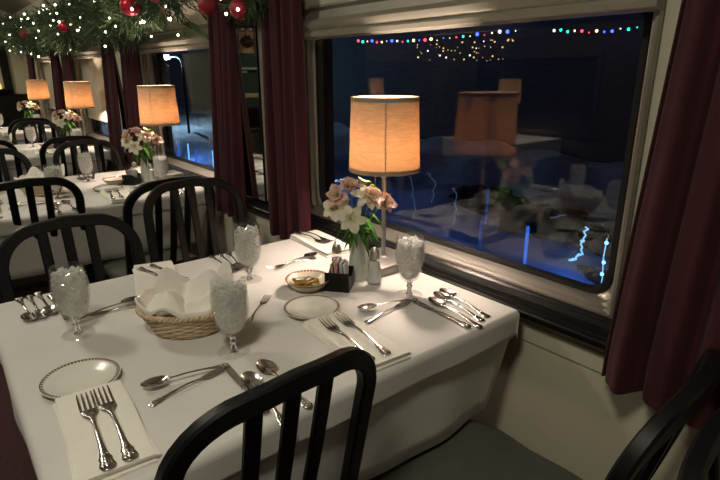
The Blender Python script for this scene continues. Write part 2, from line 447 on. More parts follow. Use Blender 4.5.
# ------------------------------------------------------------------ tables, cloths
def cloth_mesh(x0, x1, y0, y1, drop, off, wave, freq, seed, corner=1.2, taper=0.0, dead=0.0):
    r = random.Random(seed); ph = [r.random()*6 for _ in range(4)]
    def axis(a, c, nodrop=False):
        L = [a-drop*k for k in (1, .85, .7, .55, .4, .28, .18, .1, .05, .02)]
        n = 30; L += [a+(c-a)*i/n for i in range(n+1)]
        if not nodrop: L += [c+drop*k for k in (.02, .05, .1, .18, .28, .4, .55, .7, .85, 1)]
        return L
    XS, YS = axis(x0, x1, dead > 0), axis(y0, y1); v = []
    for s in XS:
        for t in YS:
            ex = max(x0-s, s-x1, 0); ey = max(y0-t, t-y1, 0); sx = -1 if s < x0 else 1; sy = -1 if t < y0 else 1
            px, py = min(max(s, x0), x1), min(max(t, y0), y1)
            if dead and ey > 0: px -= .30*max(0, ey-.05)*max(0, (px-x0)/(x1-x0))**8
            e = math.hypot(ex, ey)
            if e < 1e-9:
                v.append((px, py, .0006*math.sin(9*px+ph[0])*math.sin(8*py+ph[1]))); continue
            el = min(e, drop*corner); nx, ny = sx*ex/e, sy*ey/e
            k = min(1, el/.012); d = el/drop
            per = px*freq*(1 if ey else 0)+py*freq*(1 if ex else 0)
            dw = max(0, (e-dead)/drop); o = off*math.sin(k*PI/2)+wave*dw*math.sin(per+ph[2])+.35*wave*dw*math.sin(2.3*per+ph[3])-taper*d
            if ex > 0 and s > x1: o = min(o, off)
            v.append((px+nx*o, py+ny*o, -max(0, el-.004)-.004*math.sin(k*PI/2)))
    n = len(YS); f = [(i*n+j, (i+1)*n+j, (i+1)*n+j+1, i*n+j+1) for i in range(len(XS)-1) for j in range(n-1)]
    b = MB(); b.add(v, f); return b
def b_table():
    r = empty('dining_table')
    cx = (TX0+TX1)/2
    b = MB(); b.box((0, 0, .727), (TX1-TX0-.02, TY1-TY0-.02, .036), bev=.006); b.build('tabletop', M['black'], r)
    b = MB(); b.lathe([(0, 0), (.2, 0), (.2, .015), (.06, .04), (.045, .08), (.045, .70), (.12, .708), (0, .708)], 24); b.build('pedestal', M['black'], r)
    return r
BUILD['table'] = b_table
def b_over():
    o = cloth_mesh((TX0-TX1)/2, (TX1-TX0)/2, (TY0-TY1)/2, (TY1-TY0)/2, .068, .013, .003, 17, 3).build('tablecloth', M['linen'])
    m = o.modifiers.new('thickness', 'SOLIDIFY'); m.thickness = .0012; m.offset = -1; return o
BUILD['over'] = b_over
def b_under():
    o = cloth_mesh((TX0-TX1)/2+.002, (TX1-TX0)/2-.002, (TY0-TY1)/2+.002, (TY1-TY0)/2-.002, .27, .004, .012, 13, 5, 1.05, .012, .07).build('under_cloth', M['linen_under'])
    m = o.modifiers.new('thickness', 'SOLIDIFY'); m.thickness = .001; m.offset = -1; return o
BUILD['under'] = b_under
TXC = (TX0+TX1)/2
for k, dy in enumerate(TABLES):
    place('table', (TXC, TYC+dy, 0), 0, 'dining table hidden under white cloths, the '+TNAME[k]+' along the window wall', 'table', 'dining tables along the window wall')
    place('over', (TXC, TYC+dy, TZ), 0, 'short white top cloth laid over the longer cloth, '+TNAME[k], 'tablecloth', 'short white top cloths')
    place('under', (TXC, TYC+dy, TZ-.0016), 0, 'long white cloth hanging below the short top cloth, '+TNAME[k], 'tablecloth', 'long white under cloths')

# ------------------------------------------------------------------ chairs
def rrsec(w, h, r=.004):
    return [(w/2, -h/2+r), (w/2, h/2-r), (w/2-r, h/2), (-w/2+r, h/2), (-w/2, h/2-r), (-w/2, -h/2+r), (-w/2+r, -h/2), (w/2-r, -h/2)]
CH, CW = .90, .185
def back_y(x, z):
    t = max(0, (z-.44)/(CH-.44)); return -.205-.095*t-.022*t*(1-(x/CW)**2)
def b_chair():
    r = empty('dining_chair')
    # upholstered pad
    def outline(k):
        pts = []
        for i in range(48):
            a = 2*PI*i/48; c, s_ = math.cos(a), math.sin(a)
            w = .205 if s_ > 0 else .19
            pts.append((k*w*math.copysign(abs(c)**.45, c), .01+k*.215*math.copysign(abs(s_)**.45, s_)))
        return pts
    b = MB(); L = [(.98, .425), (1.0, .437), (.995, .452), (.96, .463), (.85, .470), (.6, .475), (.3, .477), (.02, .477)]
    v = []
    for k, z in L: v += [(x, y, z) for x, y in outline(k)]
    f = [(i*48+j, i*48+(j+1) % 48, (i+1)*48+(j+1) % 48, (i+1)*48+j) for i in range(len(L)-1) for j in range(48)]
    f += [tuple(range(48)), tuple(range((len(L)-1)*48, len(L)*48))]
    b.add(v, f); b.build('seat', M['vinyl'], r)
    b = MB(); b.sweep([(x, y, .412) for x, y in outline(.97)], rrsec(.02, .03), closed=True); b.build('seat_frame', M['black'], r)
    # bent back frame
    path = []; rc = .105
    for z in (.40, .48, .56, .64, .72, CH-rc): path.append((-CW, z))
    for i in range(1, 9):
        a = PI-PI/2*i/8; path.append((-CW+rc+rc*math.cos(a), CH-rc-.006+rc*math.sin(a)))
    for x in (-.05, 0, .05): path.append((x, CH+.004*(1-abs(x)/.05)-.004))
    for i in range(0, 8):
        a = PI/2-PI/2*i/8; path.append((CW-rc+rc*math.cos(a), CH-rc-.006+rc*math.sin(a)))
    for z in (CH-rc, .72, .64, .56, .48, .40): path.append((CW, z))
    P = [(x, back_y(x, z), z) for x, z in path]
    b = MB(); b.sweep(P, rrsec(.034, .024), up=(0, -1, .05)); b.build('back_frame', M['black'], r)
    for x in (-.062, 0, .062):
        S = [(x*(1+.06*i/8), back_y(x, .50+.385*i/8)+.001-.006*math.sin(PI*i/8), .50+(.385*i/8)) for i in range(9)]
        b = MB(); b.sweep(S, rrsec(.029, .012, .003), up=(0, -1, .05)); b.build('slat', M['black'], r)
    b = MB(); b.sweep([(x, back_y(x, .505), .505) for x in (-CW, -.12, -.06, 0, .06, .12, CW)], rrsec(.018, .03), up=(0, 0, 1)); b.build('lower_rail', M['black'], r)
    for sx in (-1, 1):
        b = MB(); b.sweep([(sx*CW, -.203, .40), (sx*(CW+.003), -.225, .2), (sx*(CW+.006), -.26, 0)], rrsec(.032, .024), up=(0, -1, 0)); b.build('leg', M['black'], r)
        b = MB(); b.sweep([(sx*.185, .195, .40), (sx*.188, .205, .2), (sx*.192, .215, 0)], rrsec(.028, .026), up=(0, -1, 0)); b.build('leg', M['black'], r)
        b = MB(); b.tube([(sx*.188, -.222, .22), (sx*.188, .203, .22)], .009, 8); b.build('stretcher', M['black'], r)
    b = MB(); b.tube([(-.187, 0, .22), (.187, 0, .22)], .009, 8); b.build('stretcher', M['black'], r)
    return r
BUILD['chair'] = b_chair
CG = 'black slat-back dining chairs'
def chair(x, y, rz, lab): return place('chair', (x, y, 0), R(rz), lab, 'chair', CG)
chair(.325, .905, 4, 'black slat-back chair with its bent back rail nearest, at the front of nearest table')
RC = chair(.812, .55, 5, 'black chair pulled out with grey-green seat showing, below the nearest curtain')
RC.scale = (1, 1.04, .978)
chair(.70, -.165, 182, 'black chair just inside the corner below the pulled-out chair, back to back with it')
chair(.285, 1.445, 182, 'black chair behind the ice goblet at the aisle-side back of the nearest table')
chair(.76, 1.79, 172, 'black chair on the window side at the back of the nearest table')
chair(.30, 2.86, -2, 'black chair on the aisle side at the front of the second table')
chair(.735, 2.49, 4, 'black chair back to back with another, window-side front of the second table')
chair(.26, 3.42, 181, 'black chair on the aisle side at the back of the second table')
chair(.78, 3.52, 178, 'black chair on the window side at the back of the second table')
chair(.26, 4.58, 2, 'black chair on the aisle side at the front of the third table')
chair(.79, 4.46, -3, 'black chair on the window side at the front of the third table')
chair(.27, 5.34, 178, 'black chair on the aisle side at the back of the third table')
chair(.80, 5.40, 183, 'black chair on the window side at the back of the third table')
chair(.26, 6.46, 0, 'black chair on the aisle side at the front of the last table')
chair(.80, 6.40, 3, 'black chair on the window side at the front of the last table')

# ------------------------------------------------------------------ table lamp
def b_lamp():
    r = empty('table_lamp')
    b = MB(); b.box((0, 0, .015), (.150, .150, .030), bev=.003); b.build('base', M['steel'], r)
    b = MB(); b.lathe([(0, .026), (.016, .026), (.016, .032), (.008, .036), (.0068, .05), (.0068, .285), (0, .285)], 16); b.build('pole', M['steel'], r)
    b = MB(); b.lathe([(0, .28), (.010, .28), (.013, .288), (.013, .294), (.016, .298), (.016, .322), (.012, .330), (0, .330)], 18); b.build('socket', M['nickel'], r)
    b = MB(); b.lathe([(0, .330), (.012, .330), (.014, .338), (.024, .356), (.028, .372), (.024, .392), (.012, .404), (0, .406)], 20); b.build('bulb', M['bulb'], r)
    z0, z1, r0, r1 = .303, .511, .1045, .0965
    b = MB(); b.lathe([(r0, z0), ((r0+r1)/2, (z0+z1)/2), (r1, z1)], 64); sh = b.build('lamp_shade', M['shade'], r)
    for za, zb in ((z0-.001, z0+.011), (z1-.011, z1+.001)):
        b = MB()
        ra = r0+(r1-r0)*(za-z0)/(z1-z0); rb = r0+(r1-r0)*(zb-z0)/(z1-z0)
        b.lathe([(ra+.001, za), (rb+.001, zb), (rb-.003, zb), (ra-.003, za)], 56, closed=True)
        b.build('shade_trim', M['trim'], sh)
    a = math.atan2(-.75, -.65)
    for a_ in (a, a+.75+PI/2, a-.9-PI/2):
        b = MB(); b.sweep([((r0+.0012)*math.cos(a_), (r0+.0012)*math.sin(a_), z0+.01), ((r1+.0012)*math.cos(a_), (r1+.0012)*math.sin(a_), z1-.01)], rrsec(.003, .0012, .0003), up=(math.cos(a_), math.sin(a_), 0))
        b.build('seam', M['trim'], sh)
    b = MB()
    for k in range(3):
        a_ = a+k*2*PI/3; b.tube([(.014*math.cos(a_), .014*math.sin(a_), .34), (.05*math.cos(a_), .05*math.sin(a_), z1-.012), ((r1-.003)*math.cos(a_), (r1-.003)*math.sin(a_), z1-.008)], .0012, 6)
    b.build('spider', M['nickel'], r)
    b = MB(); cx, cy = -.026, .012
    for k in range(26): b.ball((cx, cy, .30-.0035*k), .0016, 6, 4)
    b.ball((cx, cy, .205), .0035, 8, 6, (1, 1, 1.5)); b.tube([(cx, cy, .302), (-.008, .004, .318)], .001, 6); b.build('pull_chain', M['nickel'], r)
    return r
BUILD['lamp'] = b_lamp
LX, LY = 1.043, 1.168
for k, dy in enumerate(TABLES):
    x = LX-.008 if k == 0 else LX-.015
    place('lamp', (x, LY+dy+(.0 if k else 0), TZ), R(1), 'lit table lamp with parchment drum shade on the '+TNAME[k]+' by the window', 'lamp', 'lit table lamps along the windows')

# ------------------------------------------------------------------ tableware
def b_goblet():
    r = empty('goblet')
    b = MB(); b.lathe([(.004, .038), (.013, .041), (.025, .052), (.034, .072), (.0386, .098), (.0396, .120), (.0382, .146), (.0358, .168), (.0345, .168), (.0368, .146), (.0382, .120), (.0372, .099), (.0326, .074), (.0236, .055), (.011, .045), (.003, .044)], 48)
    b.build('bowl', M['glass'], r)
    b = MB(); b.lathe([(.010, .004), (.0062, .012), (.0055, .022), (.0085, .027), (.0062, .031), (.0056, .034), (.0085, .040)], 24); b.build('stem', M['clear'], r)
    b = MB(); b.lathe([(0, 0), (.035, 0), (.0362, .0012), (.035, .0026), (.020, .0045), (.010, .008), (0, .008)], 40); b.build('foot', M['foot'], r)
    return r
BUILD['goblet'] = b_goblet
def b_ice():
    r = random.Random(5); b = MB()
    prof = [(.047, .010), (.056, .0225), (.075, .0315), (.100, .0360), (.120, .0370), (.148, .0352), (.157, .034)]
    def rad(z):
        for (a, p), (c, q) in zip(prof, prof[1:]):
            if a <= z <= c: return p+(q-p)*(z-a)/(c-a)
        return .03
    ph = [r.random()*6 for _ in range(6)]
    def core(u, v):                                                 # the packed ice, lumpy right up against the glass
        a = 2*PI*u; z = .048+.101*v
        if v > .97: return (.012*math.cos(a), .012*math.sin(a), .150)
        n = .5*math.sin(7*a+31*z*10+ph[0])*math.sin(60*z*3+4*a+ph[1])+.5*math.sin(11*a-45*z*8+ph[2])*math.sin(90*z*3-6*a+ph[3])
        q = rad(z)*(.93+.055*n); return (q*math.cos(a), q*math.sin(a), z)
    b.grid(core, 72, 34, wrap=True)
    n = 0
    while n < 230:
        z = r.uniform(.056, .158); top = z > .142
        q = rad(min(z, .155))*(math.sqrt(r.random())*.92 if top else r.uniform(.80, .93))
        a = r.random()*2*PI; s = r.uniform(.0035, .0075)
        if q+s*.8 > rad(min(z, .155)): continue
        rot = Matrix.Rotation(r.random()*3, 3, 'X') @ Matrix.Rotation(r.random()*3, 3, 'Y') @ Matrix.Rotation(r.random()*3, 3, 'Z')
        v = []
        for p in ((-1, -1, -1), (1, -1, -1), (1, 1, -1), (-1, 1, -1), (-1, -1, 1), (1, -1, 1), (1, 1, 1), (-1, 1, 1)):
            w = rot @ Vector([c*s*r.uniform(.45, 1.0)*.85 for c in p]); v.append((q*math.cos(a)+w.x, q*math.sin(a)+w.y, z+w.z))
        b.add(v, [(0, 3, 2, 1), (4, 5, 6, 7), (0, 1, 5, 4), (1, 2, 6, 5), (2, 3, 7, 6), (3, 0, 4, 7)]); n += 1
    return b.build('crushed_ice', M['ice'], smooth=False)
BUILD['ice'] = b_ice

def ribbon(b, st, n=10):
    """stations (y, half width, z, thickness) -> smooth flattened bar along y"""
    v = []
    for (y, w, z, t) in st:
        for k in range(n):
            a = 2*PI*k/n; c, s_ = math.cos(a), math.sin(a)
            v.append((w*math.copysign(abs(c)**.8, c), y, z+t/2*s_))
    f = [(i*n+k, i*n+(k+1) % n, (i+1)*n+(k+1) % n, (i+1)*n+k) for i in range(len(st)-1) for k in range(n)]
    f += [tuple(range(n)), tuple(range((len(st)-1)*n, len(st)*n))]
    b.add(v, f)
HANDLE = [(-.1, .003, .0025, .002), (-.098, .0075, .0025, .0035), (-.092, .0105, .003, .004), (-.086, .0095, .003, .004), (-.081, .0078, .0032, .004), (-.076, .0090, .0035, .004), (-.070, .0066, .004, .0035), (-.060, .0048, .005, .0033), (-.045, .0038, .0068, .003), (-.025, .0032, .0085, .003), (-.005, .0030, .009, .003)]
def relief(b):
    for y, w in ((-.092, .005), (-.085, .0042), (-.078, .0036), (-.070, .003), (-.062, .0024)):
        b.ball((0, y, .0048 if y < -.075 else .006), w, 8, 6, (1, .8, .35))
        for sx in (-1, 1): b.ball((sx*w*1.15, y+.002, .0042 if y < -.075 else .0052), w*.45, 6, 5, (1, 1.2, .5))
def b_fork():
    b = MB(); ribbon(b, HANDLE+[(.015, .0032, .0075, .003), (.028, .0042, .0055, .0028), (.036, .0075, .0042, .0026), (.043, .0112, .0033, .0024), (.050, .0122, .0028, .0024), (.056, .0124, .0026, .0022)]); relief(b)
    for k in range(4):
        x = -.0104+.00693*k
        pts = [(x, .054, .0026), (x, .066, .0024), (x, .080, .0036), (x, .092, .006), (x*.97, .1, .0085)]
        b.sweep(pts, rrsec(.0036, .002, .0006), up=(0, 0, 1), scale=[1, 1, .92, .75, .45])
    return b.build('fork', M['silver'])
def b_spoon():
    b = MB(); ribbon(b, HANDLE+[(.015, .003, .0085, .003), (.030, .0032, .008, .0028), (.040, .0045, .0075, .0025), (.046, .0062, .0068, .002)]); relief(b)
    def bowl(u, v):
        a = 2*PI*u; q = v
        y = .068+.030*q*math.cos(a); x = .0195*q*math.sin(a)*(1-.12*math.cos(a))
        return (x, y, .0015+.0070*q**2.2)
    v = []; N = 28; K = 7
    for side in (0, 1):
        for j in range(K+1):
            for i in range(N):
                x, y, z = bowl(i/N, j/K); v.append((x, y, z+(.0011 if side else 0)))
    f = []; o = (K+1)*N
    for j in range(K):
        for i in range(N):
            q = (j*N+i, j*N+(i+1) % N, (j+1)*N+(i+1) % N, (j+1)*N+i); f.append(q); f.append(tuple(x+o for x in reversed(q)))
    for i in range(N): f.append((K*N+i, K*N+(i+1) % N, K*N+(i+1) % N+o, K*N+i+o))
    b.add(v, f)
    return b.build('spoon', M['silver'])
def b_knife():
    r = empty('table_knife')
    st = [(-.1, .003, .005, .003), (-.098, .0075, .005, .007), (-.092, .0098, .005, .0085), (-.085, .0085, .005, .008), (-.078, .0088, .005, .0075), (-.065, .0068, .005, .0075), (-.04, .0062, .005, .0072), (-.01, .0068, .005, .0072), (.0, .0076, .005, .0075), (.003, .005, .005, .005)]
    b = MB(); ribbon(b, st)
    for y, w in ((-.091, .005), (-.083, .0042), (-.075, .0036)): b.ball((0, y, .0085), w, 8, 6, (1, .8, .3))
    b.build('handle', M['silver'], r)
    b = MB(); L = [(.002, -.0055, .0055), (.02, -.0068, .0062), (.05, -.0078, .0066), (.075, -.0082, .0066), (.09, -.0072, .0066), (.098, -.0035, .0062), (.1015, .003, .0050)]
    v = []
    for y, a, c in L: v += [(a, y, .005), ((a+c)/2, y, .0062), (c, y, .0062), (c, y, .0042), ((a+c)/2, y, .0042)]
    f = [(i*5+k, i*5+(k+1) % 5, (i+1)*5+(k+1) % 5, (i+1)*5+k) for i in range(len(L)-1) for k in range(5)]+[(4, 3, 2, 1, 0), tuple(range((len(L)-1)*5, len(L)*5))]
    b.add(v, f); b.build('blade', M['silver'], r)
    return r
BUILD.update(fork=b_fork, spoon=b_spoon, knife=b_knife)
SCL = {'fork': 1, 'spoon': .92, 'knife': 1.05}
def cut(kind, tip, end, z, label, group, s=None, tilt=None):
    dx, dy = tip[0]-end[0], tip[1]-end[1]; L = math.hypot(dx, dy)
    s = s if s else min(1.12, max(.72, L/.2))
    # anchor on the tip so that hidden ends stay hidden
    ux, uy = dx/L, dy/L; cx, cy = tip[0]-ux*.1*s, tip[1]-uy*.1*s
    o = place(kind, (cx, cy, z), math.atan2(-dx, dy), label, kind if kind != 'knife' else 'knife', group, tilt)
    o.scale = (s, s, s); return o

def slab(w, l, t, layers, seed, puff=0.0):
    """folded napkin: stacked layers with rolled fold edges, lying on z=0, long side along y"""
    r = random.Random(seed); b = MB(); h = t/layers
    for k in range(layers):
        ox, oy = r.uniform(-.003, .003), r.uniform(-.003, .003); a = r.uniform(-.012, .012); p1, p2 = r.random()*6, r.random()*6
        W, L = w*(1-.012*k), l*(1-.012*k)
        def fn(u, v, ox=ox, oy=oy, a=a, W=W, L=L, k=k, p1=p1, p2=p2):
            # closed loop around the cross-section (u), along the length (v)
            c = 2*PI*u; x = W/2*math.copysign(abs(math.cos(c))**.25, math.cos(c)); z = h*.5+h*.46*math.copysign(abs(math.sin(c))**.5, math.sin(c))
            y = (v-.5)*L
            edge = (1-(2*u if False else abs(x)*2/W)**2)
            z += k*h+puff*edge*(.5+.5*math.sin(5*v+p1))*(k/layers)
            z += .0008*math.sin(40*x+p1)*math.sin(22*y+p2)*(k/layers)
            x2 = x+oy*.5+.0018*math.sin(20*y+p1); return (x2*math.cos(a)-y*math.sin(a)+ox, x2*math.sin(a)+y*math.cos(a)+oy, z)
        b.grid(lambda u, v: fn(u, min(1, max(0, v))), 28, 16, wrap=True)
        n0 = len(b.v)-28*16
        b.f.append(tuple(n0+i*16 for i in range(28))); b.f.append(tuple(n0+i*16+15 for i in range(28)))
    return b
NAPT = .015
def b_nap(): return slab(.115, .262, NAPT, 3, 4, .0015).build('folded_napkin', M['napkin'])
BUILD['nap'] = b_nap
def b_plate():
    b = MB(); b.lathe([(0, .0035), (.036, .0035), (.046, .006), (.056, .0105), (.070, .0135), (.0725, .0138), (.0725, .0122), (.058, .0085), (.046, .0035), (.041, .002), (.041, 0), (.036, 0), (.034, .0015), (0, .0015)], 64); return b.build('bread_plate', M['plate'])
BUILD['plate'] = b_plate
def b_dish():
    b = MB(); b.lathe([(0, .006), (.026, .006), (.038, .011), (.047, .019), (.0555, .027), (.0575, .0275), (.0565, .025), (.047, .015), (.038, .007), (.028, .002), (.028, 0), (.022, 0), (.020, .003), (0, .003)], 56); return b.build('butter_dish', M['dish'])
BUILD['dish'] = b_dish
def b_pat():
    b = MB(); b.box((0, 0, .004), (.026, .020, .008), bev=.0018); r = b.build('butter_pat', M['foil'])
    b = MB(); b.box((0, 0, .0083), (.016, .006, .0006)); b.build('label', M['paper'], r)
    return r
BUILD['pat'] = b_pat

# basket ------------------------------------------------------------
BA, BB = .107, .086; BH = .064
def b_basket():
    r = empty('bread_basket')
    b = MB(); b.lathe([(0, .003), (.068, .003), (.072, .006), (.068, .009), (0, .009)], 48, sx=1, sy=BB/BA); b.build('base', M['wicker'], r)
    b = MB(); rows = 10; NS = 26
    for k in range(rows):
        t = k/(rows-1); q = .072+(BA-.076)*t**.85; z = .007+(BH-.010)*t
        pts = []
        for i in range(NS*6):
            a = 2*PI*i/(NS*6); m = q+.0028*math.cos(NS/2*2*a/2*1.0+k*PI)
            pts.append((m*math.cos(a), m*BB/BA*math.sin(a), z+.0006*math.sin(NS*a)))
        b.tube(pts, .0034, 6, closed=True)
    b.build('weave', M['wicker'], r)
    b = MB()
    for i in range(NS):
        a = 2*PI*(i+.5)/NS
        b.tube([((.070+(BA-.075)*t)*math.cos(a), (.070+(BA-.075)*t)*BB/BA*math.sin(a), .006+(BH-.006)*t) for t in (0, .3, .6, 1)], .0028, 6)
    b.build('stakes', M['wicker'], r)
    b = MB()
    for ph in (0, PI):
        pts = []
        for i in range(240):
            a = 2*PI*i/240; w = 30*a+ph; q = BA+.004*math.cos(w)
            pts.append((q*math.cos(a), (q-BA+BB)*math.sin(a), BH+.001+.0035*math.sin(w)))
        b.tube(pts, .0036, 6, closed=True)
    b.build('rim', M['wicker'], r)
    return r
BUILD['basket'] = b_basket
def b_liner():
    r = random.Random(21); b = MB()
    ph = [r.random()*6 for _ in range(6)]
    def fn(u, v):
        a = 2*PI*u
        # four cloth corners stand above or hang over the rim
        cor = [(.75, .020, .060), (2.15, .013, .048), (3.5, .008, .020), (5.1, .004, -.004)]
        up = 0; ext = 0
        for c, e, h in cor:
            d = (a-c+PI) % (2*PI)-PI; w = math.exp(-(d/.42)**2); up += h*w; ext += e*w
        s = min(1, v/.62)
        q = s**.8*.93
        x, y = BA*q*math.cos(a), BB*q*math.sin(a)
        z = .016+(BH-.012)*s**2.2
        cr = .011*math.sin(3*a+ph[0])*math.sin(5*s+ph[1])+.005*math.sin(7*a+ph[2]+4*s)+.004*math.sin(11*a+ph[3]-6*s)
        z += cr*min(1, 2*s)*(1-.4*s)
        if v > .62:
            t = (v-.62)/.38; o = ext*t+.005*math.sin(PI*min(1, t*.7))
            x += o*math.cos(a); y += o*math.sin(a); z += .012*math.sin(PI*min(1, t))+up*t+(.008*math.sin(5*a+ph[5])+.005*math.sin(9*a+ph[4]))*t
        else:
            pass
        return (x, y, z+.004)
    b.grid(fn, 96, 22, wrap=True)
    # cloth folded over the bread: one lobe at one end, a sheet standing up behind, a crease between
    def lobe(u, v):
        a = 2*PI*u; q = v
        x = -.046+.054*q*math.cos(a); y = .002+.062*q*math.sin(a)
        z = BH-.020+.050*(1-q**2.4)+.007*math.sin(3*a+ph[1])*q+.005*math.sin(9*x*10+70*y)*q
        return (x, y, z)
    b.grid(lobe, 48, 14, wrap=True)
    def sheet(u, v):
        x = -.030+.125*u; y = -.058+.122*v; k = math.sqrt(max(.05, 1-(x/.112)**2)); y *= k
        z = BH-.016+.070*(v**1.6)*(.55+.45*math.sin(2.2*u+.5))+.012*math.sin(9*u+2*v)*v-.016*math.exp(-((u-.12)/.10)**2)
        z += .010*math.exp(-((v-.35-.25*u)/.07)**2)
        return (x, y, z)
    b.grid(sheet, 36, 30)
    o = b.build('basket_napkin', M['napkin']); m = o.modifiers.new('thickness', 'SOLIDIFY'); m.thickness = .0012
    s = o.modifiers.new('smooth', 'SUBSURF'); s.levels = s.render_levels = 1
    return o
BUILD['liner'] = b_liner

# vase, flowers, shakers, caddy ----------------------------------------
VPROF = [(0, 0), (.031, 0), (.033, .003), (.0325, .02), (.030, .05), (.0255, .085), (.020, .115), (.0185, .128), (.021, .140), (.0195, .140), (.017, .128), (.018, .115), (.022, .09), (.02, .02), (0, .012)]
def b_vase():
    b = MB(); b.lathe(VPROF, 64, mod=lambda a, z: 1+.055*abs(math.cos(8*a/1.0))*(1 if z > .004 else 0)); return b.build('bud_vase', M['porcelain'])
BUILD['vase'] = b_vase
def petals(b, c, d, L, W, n, open_, seed, curl=.35, roll=0):
    r = random.Random(seed); d = Vector(d).normalized(); c = Vector(c)
    s = d.cross(Vector((.3, .1, 1))).normalized(); t = d.cross(s)
    for k in range(n):
        a = 2*PI*k/n+roll+r.uniform(-.12, .12); rad = s*math.cos(a)+t*math.sin(a); side = d.cross(rad).normalized()
        op = open_*r.uniform(.85, 1.15); l = L*r.uniform(.9, 1.08); w = W*r.uniform(.9, 1.1)*(1 if k % 2 else .82)
        def fn(u, v, rad=rad, side=side, op=op, l=l, w=w):
            q = v; ww = w*1.75*max(.06, (.25+.75*q)**.8*max(0, 1-q**3.2)**.6)
            ang = op*q**.7
            p = c+d*(l*q*math.cos(ang)*.95-curl*l*q**3*op*.35)+rad*(l*q*math.sin(ang)+.002)
            e = (u-.5)*2
            return p+side*(ww*e)+d*(.22*ww*e*e)-rad*(.10*ww*e*e)+d*(.0012*math.sin(9*q+4*e))
        b.shell(fn, 6, 8, .0006)
def leafblade(b, p0, d, L, W, droop, seed):
    r = random.Random(seed); d = Vector(d).normalized(); p0 = Vector(p0); side = d.cross(Vector((0, 0, 1))).normalized()
    def fn(u, v):
        e = (u-.5)*2; w = W*math.sin(PI*(.06+.94*v))**.8
        return p0+d*(L*v)+Vector((0, 0, -droop*L*v*v))+side*(w*e)+Vector((0, 0, .3*w*abs(e)))
    b.shell(fn, 5, 10, .0005)
# flower stems: (head offset from vase axis, height of the head, kind)
FL = [((-.068, -.004), .262, 'pink', (-.8, -.3, .55)), ((-.052, -.030), .208, 'white', (-.5, -.85, .2)), ((-.022, .012), .270, 'pink', (-.1, -.3, .95)),
      ((.006, -.022), .252, 'white', (-.1, -.7, .7)), ((.034, .024), .272, 'bud', (.3, -.1, .9)), ((.022, -.030), .246, 'pink', (.0, -.7, .65)),
      ((.072, -.022), .226, 'pink', (.15, -.85, .45)), ((-.072, .006), .232, 'white', (-.75, -.4, .3))]
VLAB = {0: 'topmost at the aisle side', 1: 'low and facing the camera', 2: 'at the top centre', 3: 'upright in the middle', 4: 'half-open and yellow-green', 5: 'just above the leaves in the middle', 6: 'widest, leaning toward the lamp pole', 7: 'outermost at the aisle side'}
def flower(i):
    (ox, oy), h, kind, d = FL[i]
    r = empty('flower_stem')
    head = Vector((ox, oy, h)); pts = []
    for k in range(10):
        t = k/9; pts.append((ox*max(0, (t-.40)/.60)**1.4*.92-.004*math.cos(i*2.1)*(1-t), oy*max(0, (t-.40)/.60)**1.4*.92-.004*math.sin(i*2.1)*(1-t), .025+(h-.035)*t))
    b = MB(); b.tube(pts, .0019, 6); b.build('stem', M['stem'], r)
    b = MB(); dd = Vector(d).normalized(); c = Vector(pts[-1])
    if kind == 'bud':
        petals(b, c, dd, .034, .0095, 6, .55, i+40); petals(b, c+Vector((.018, -.008, -.012)), (.6, -.4, .6), .03, .009, 5, .4, i+60); b.build('bloom', M['bud'], r)
    else:
        petals(b, c, dd, .049 if kind == 'pink' else .046, .0110 if kind == 'pink' else .0125, 6, .82 if kind == 'pink' else 1.12, i+40, roll=i)
        if kind == 'pink': petals(b, c+dd*.004, dd, .040, .012, 6, .55, i+70, roll=i+.5)
        b.build('bloom', M['petal_pink' if kind == 'pink' else 'petal_white'], r)
        b = MB()
        for k in range(5):
            a = 2*PI*k/5; s = dd.cross(Vector((.2, .5, 1))).normalized(); t = dd.cross(s); e = c+dd*.026+(s*math.cos(a)+t*math.sin(a))*.008
            b.tube([c+dd*.004, c+dd*.016+(e-c)*.1, e], .0006, 5); b.ball(e, .0017, 6, 4, (1, 1, 1.4))
        b.build('stamens', M['bud'], r)
    b = MB(); rr = random.Random(i+3)
    for k in range(3):
        a = i*2.3+k*2.1; z = .125+.028*k+rr.uniform(0, .02); q = pts[min(9, 4+k)]
        leafblade(b, (q[0], q[1], z), (math.cos(a), math.sin(a), .75-.3*k), rr.uniform(.055, .085), .0085, rr.uniform(.7, 1.5), i*7+k)
    b.build('leaf', M['leaf'], r)
    return r
for i in range(len(FL)): BUILD['flower%d' % i] = (lambda i=i: flower(i))

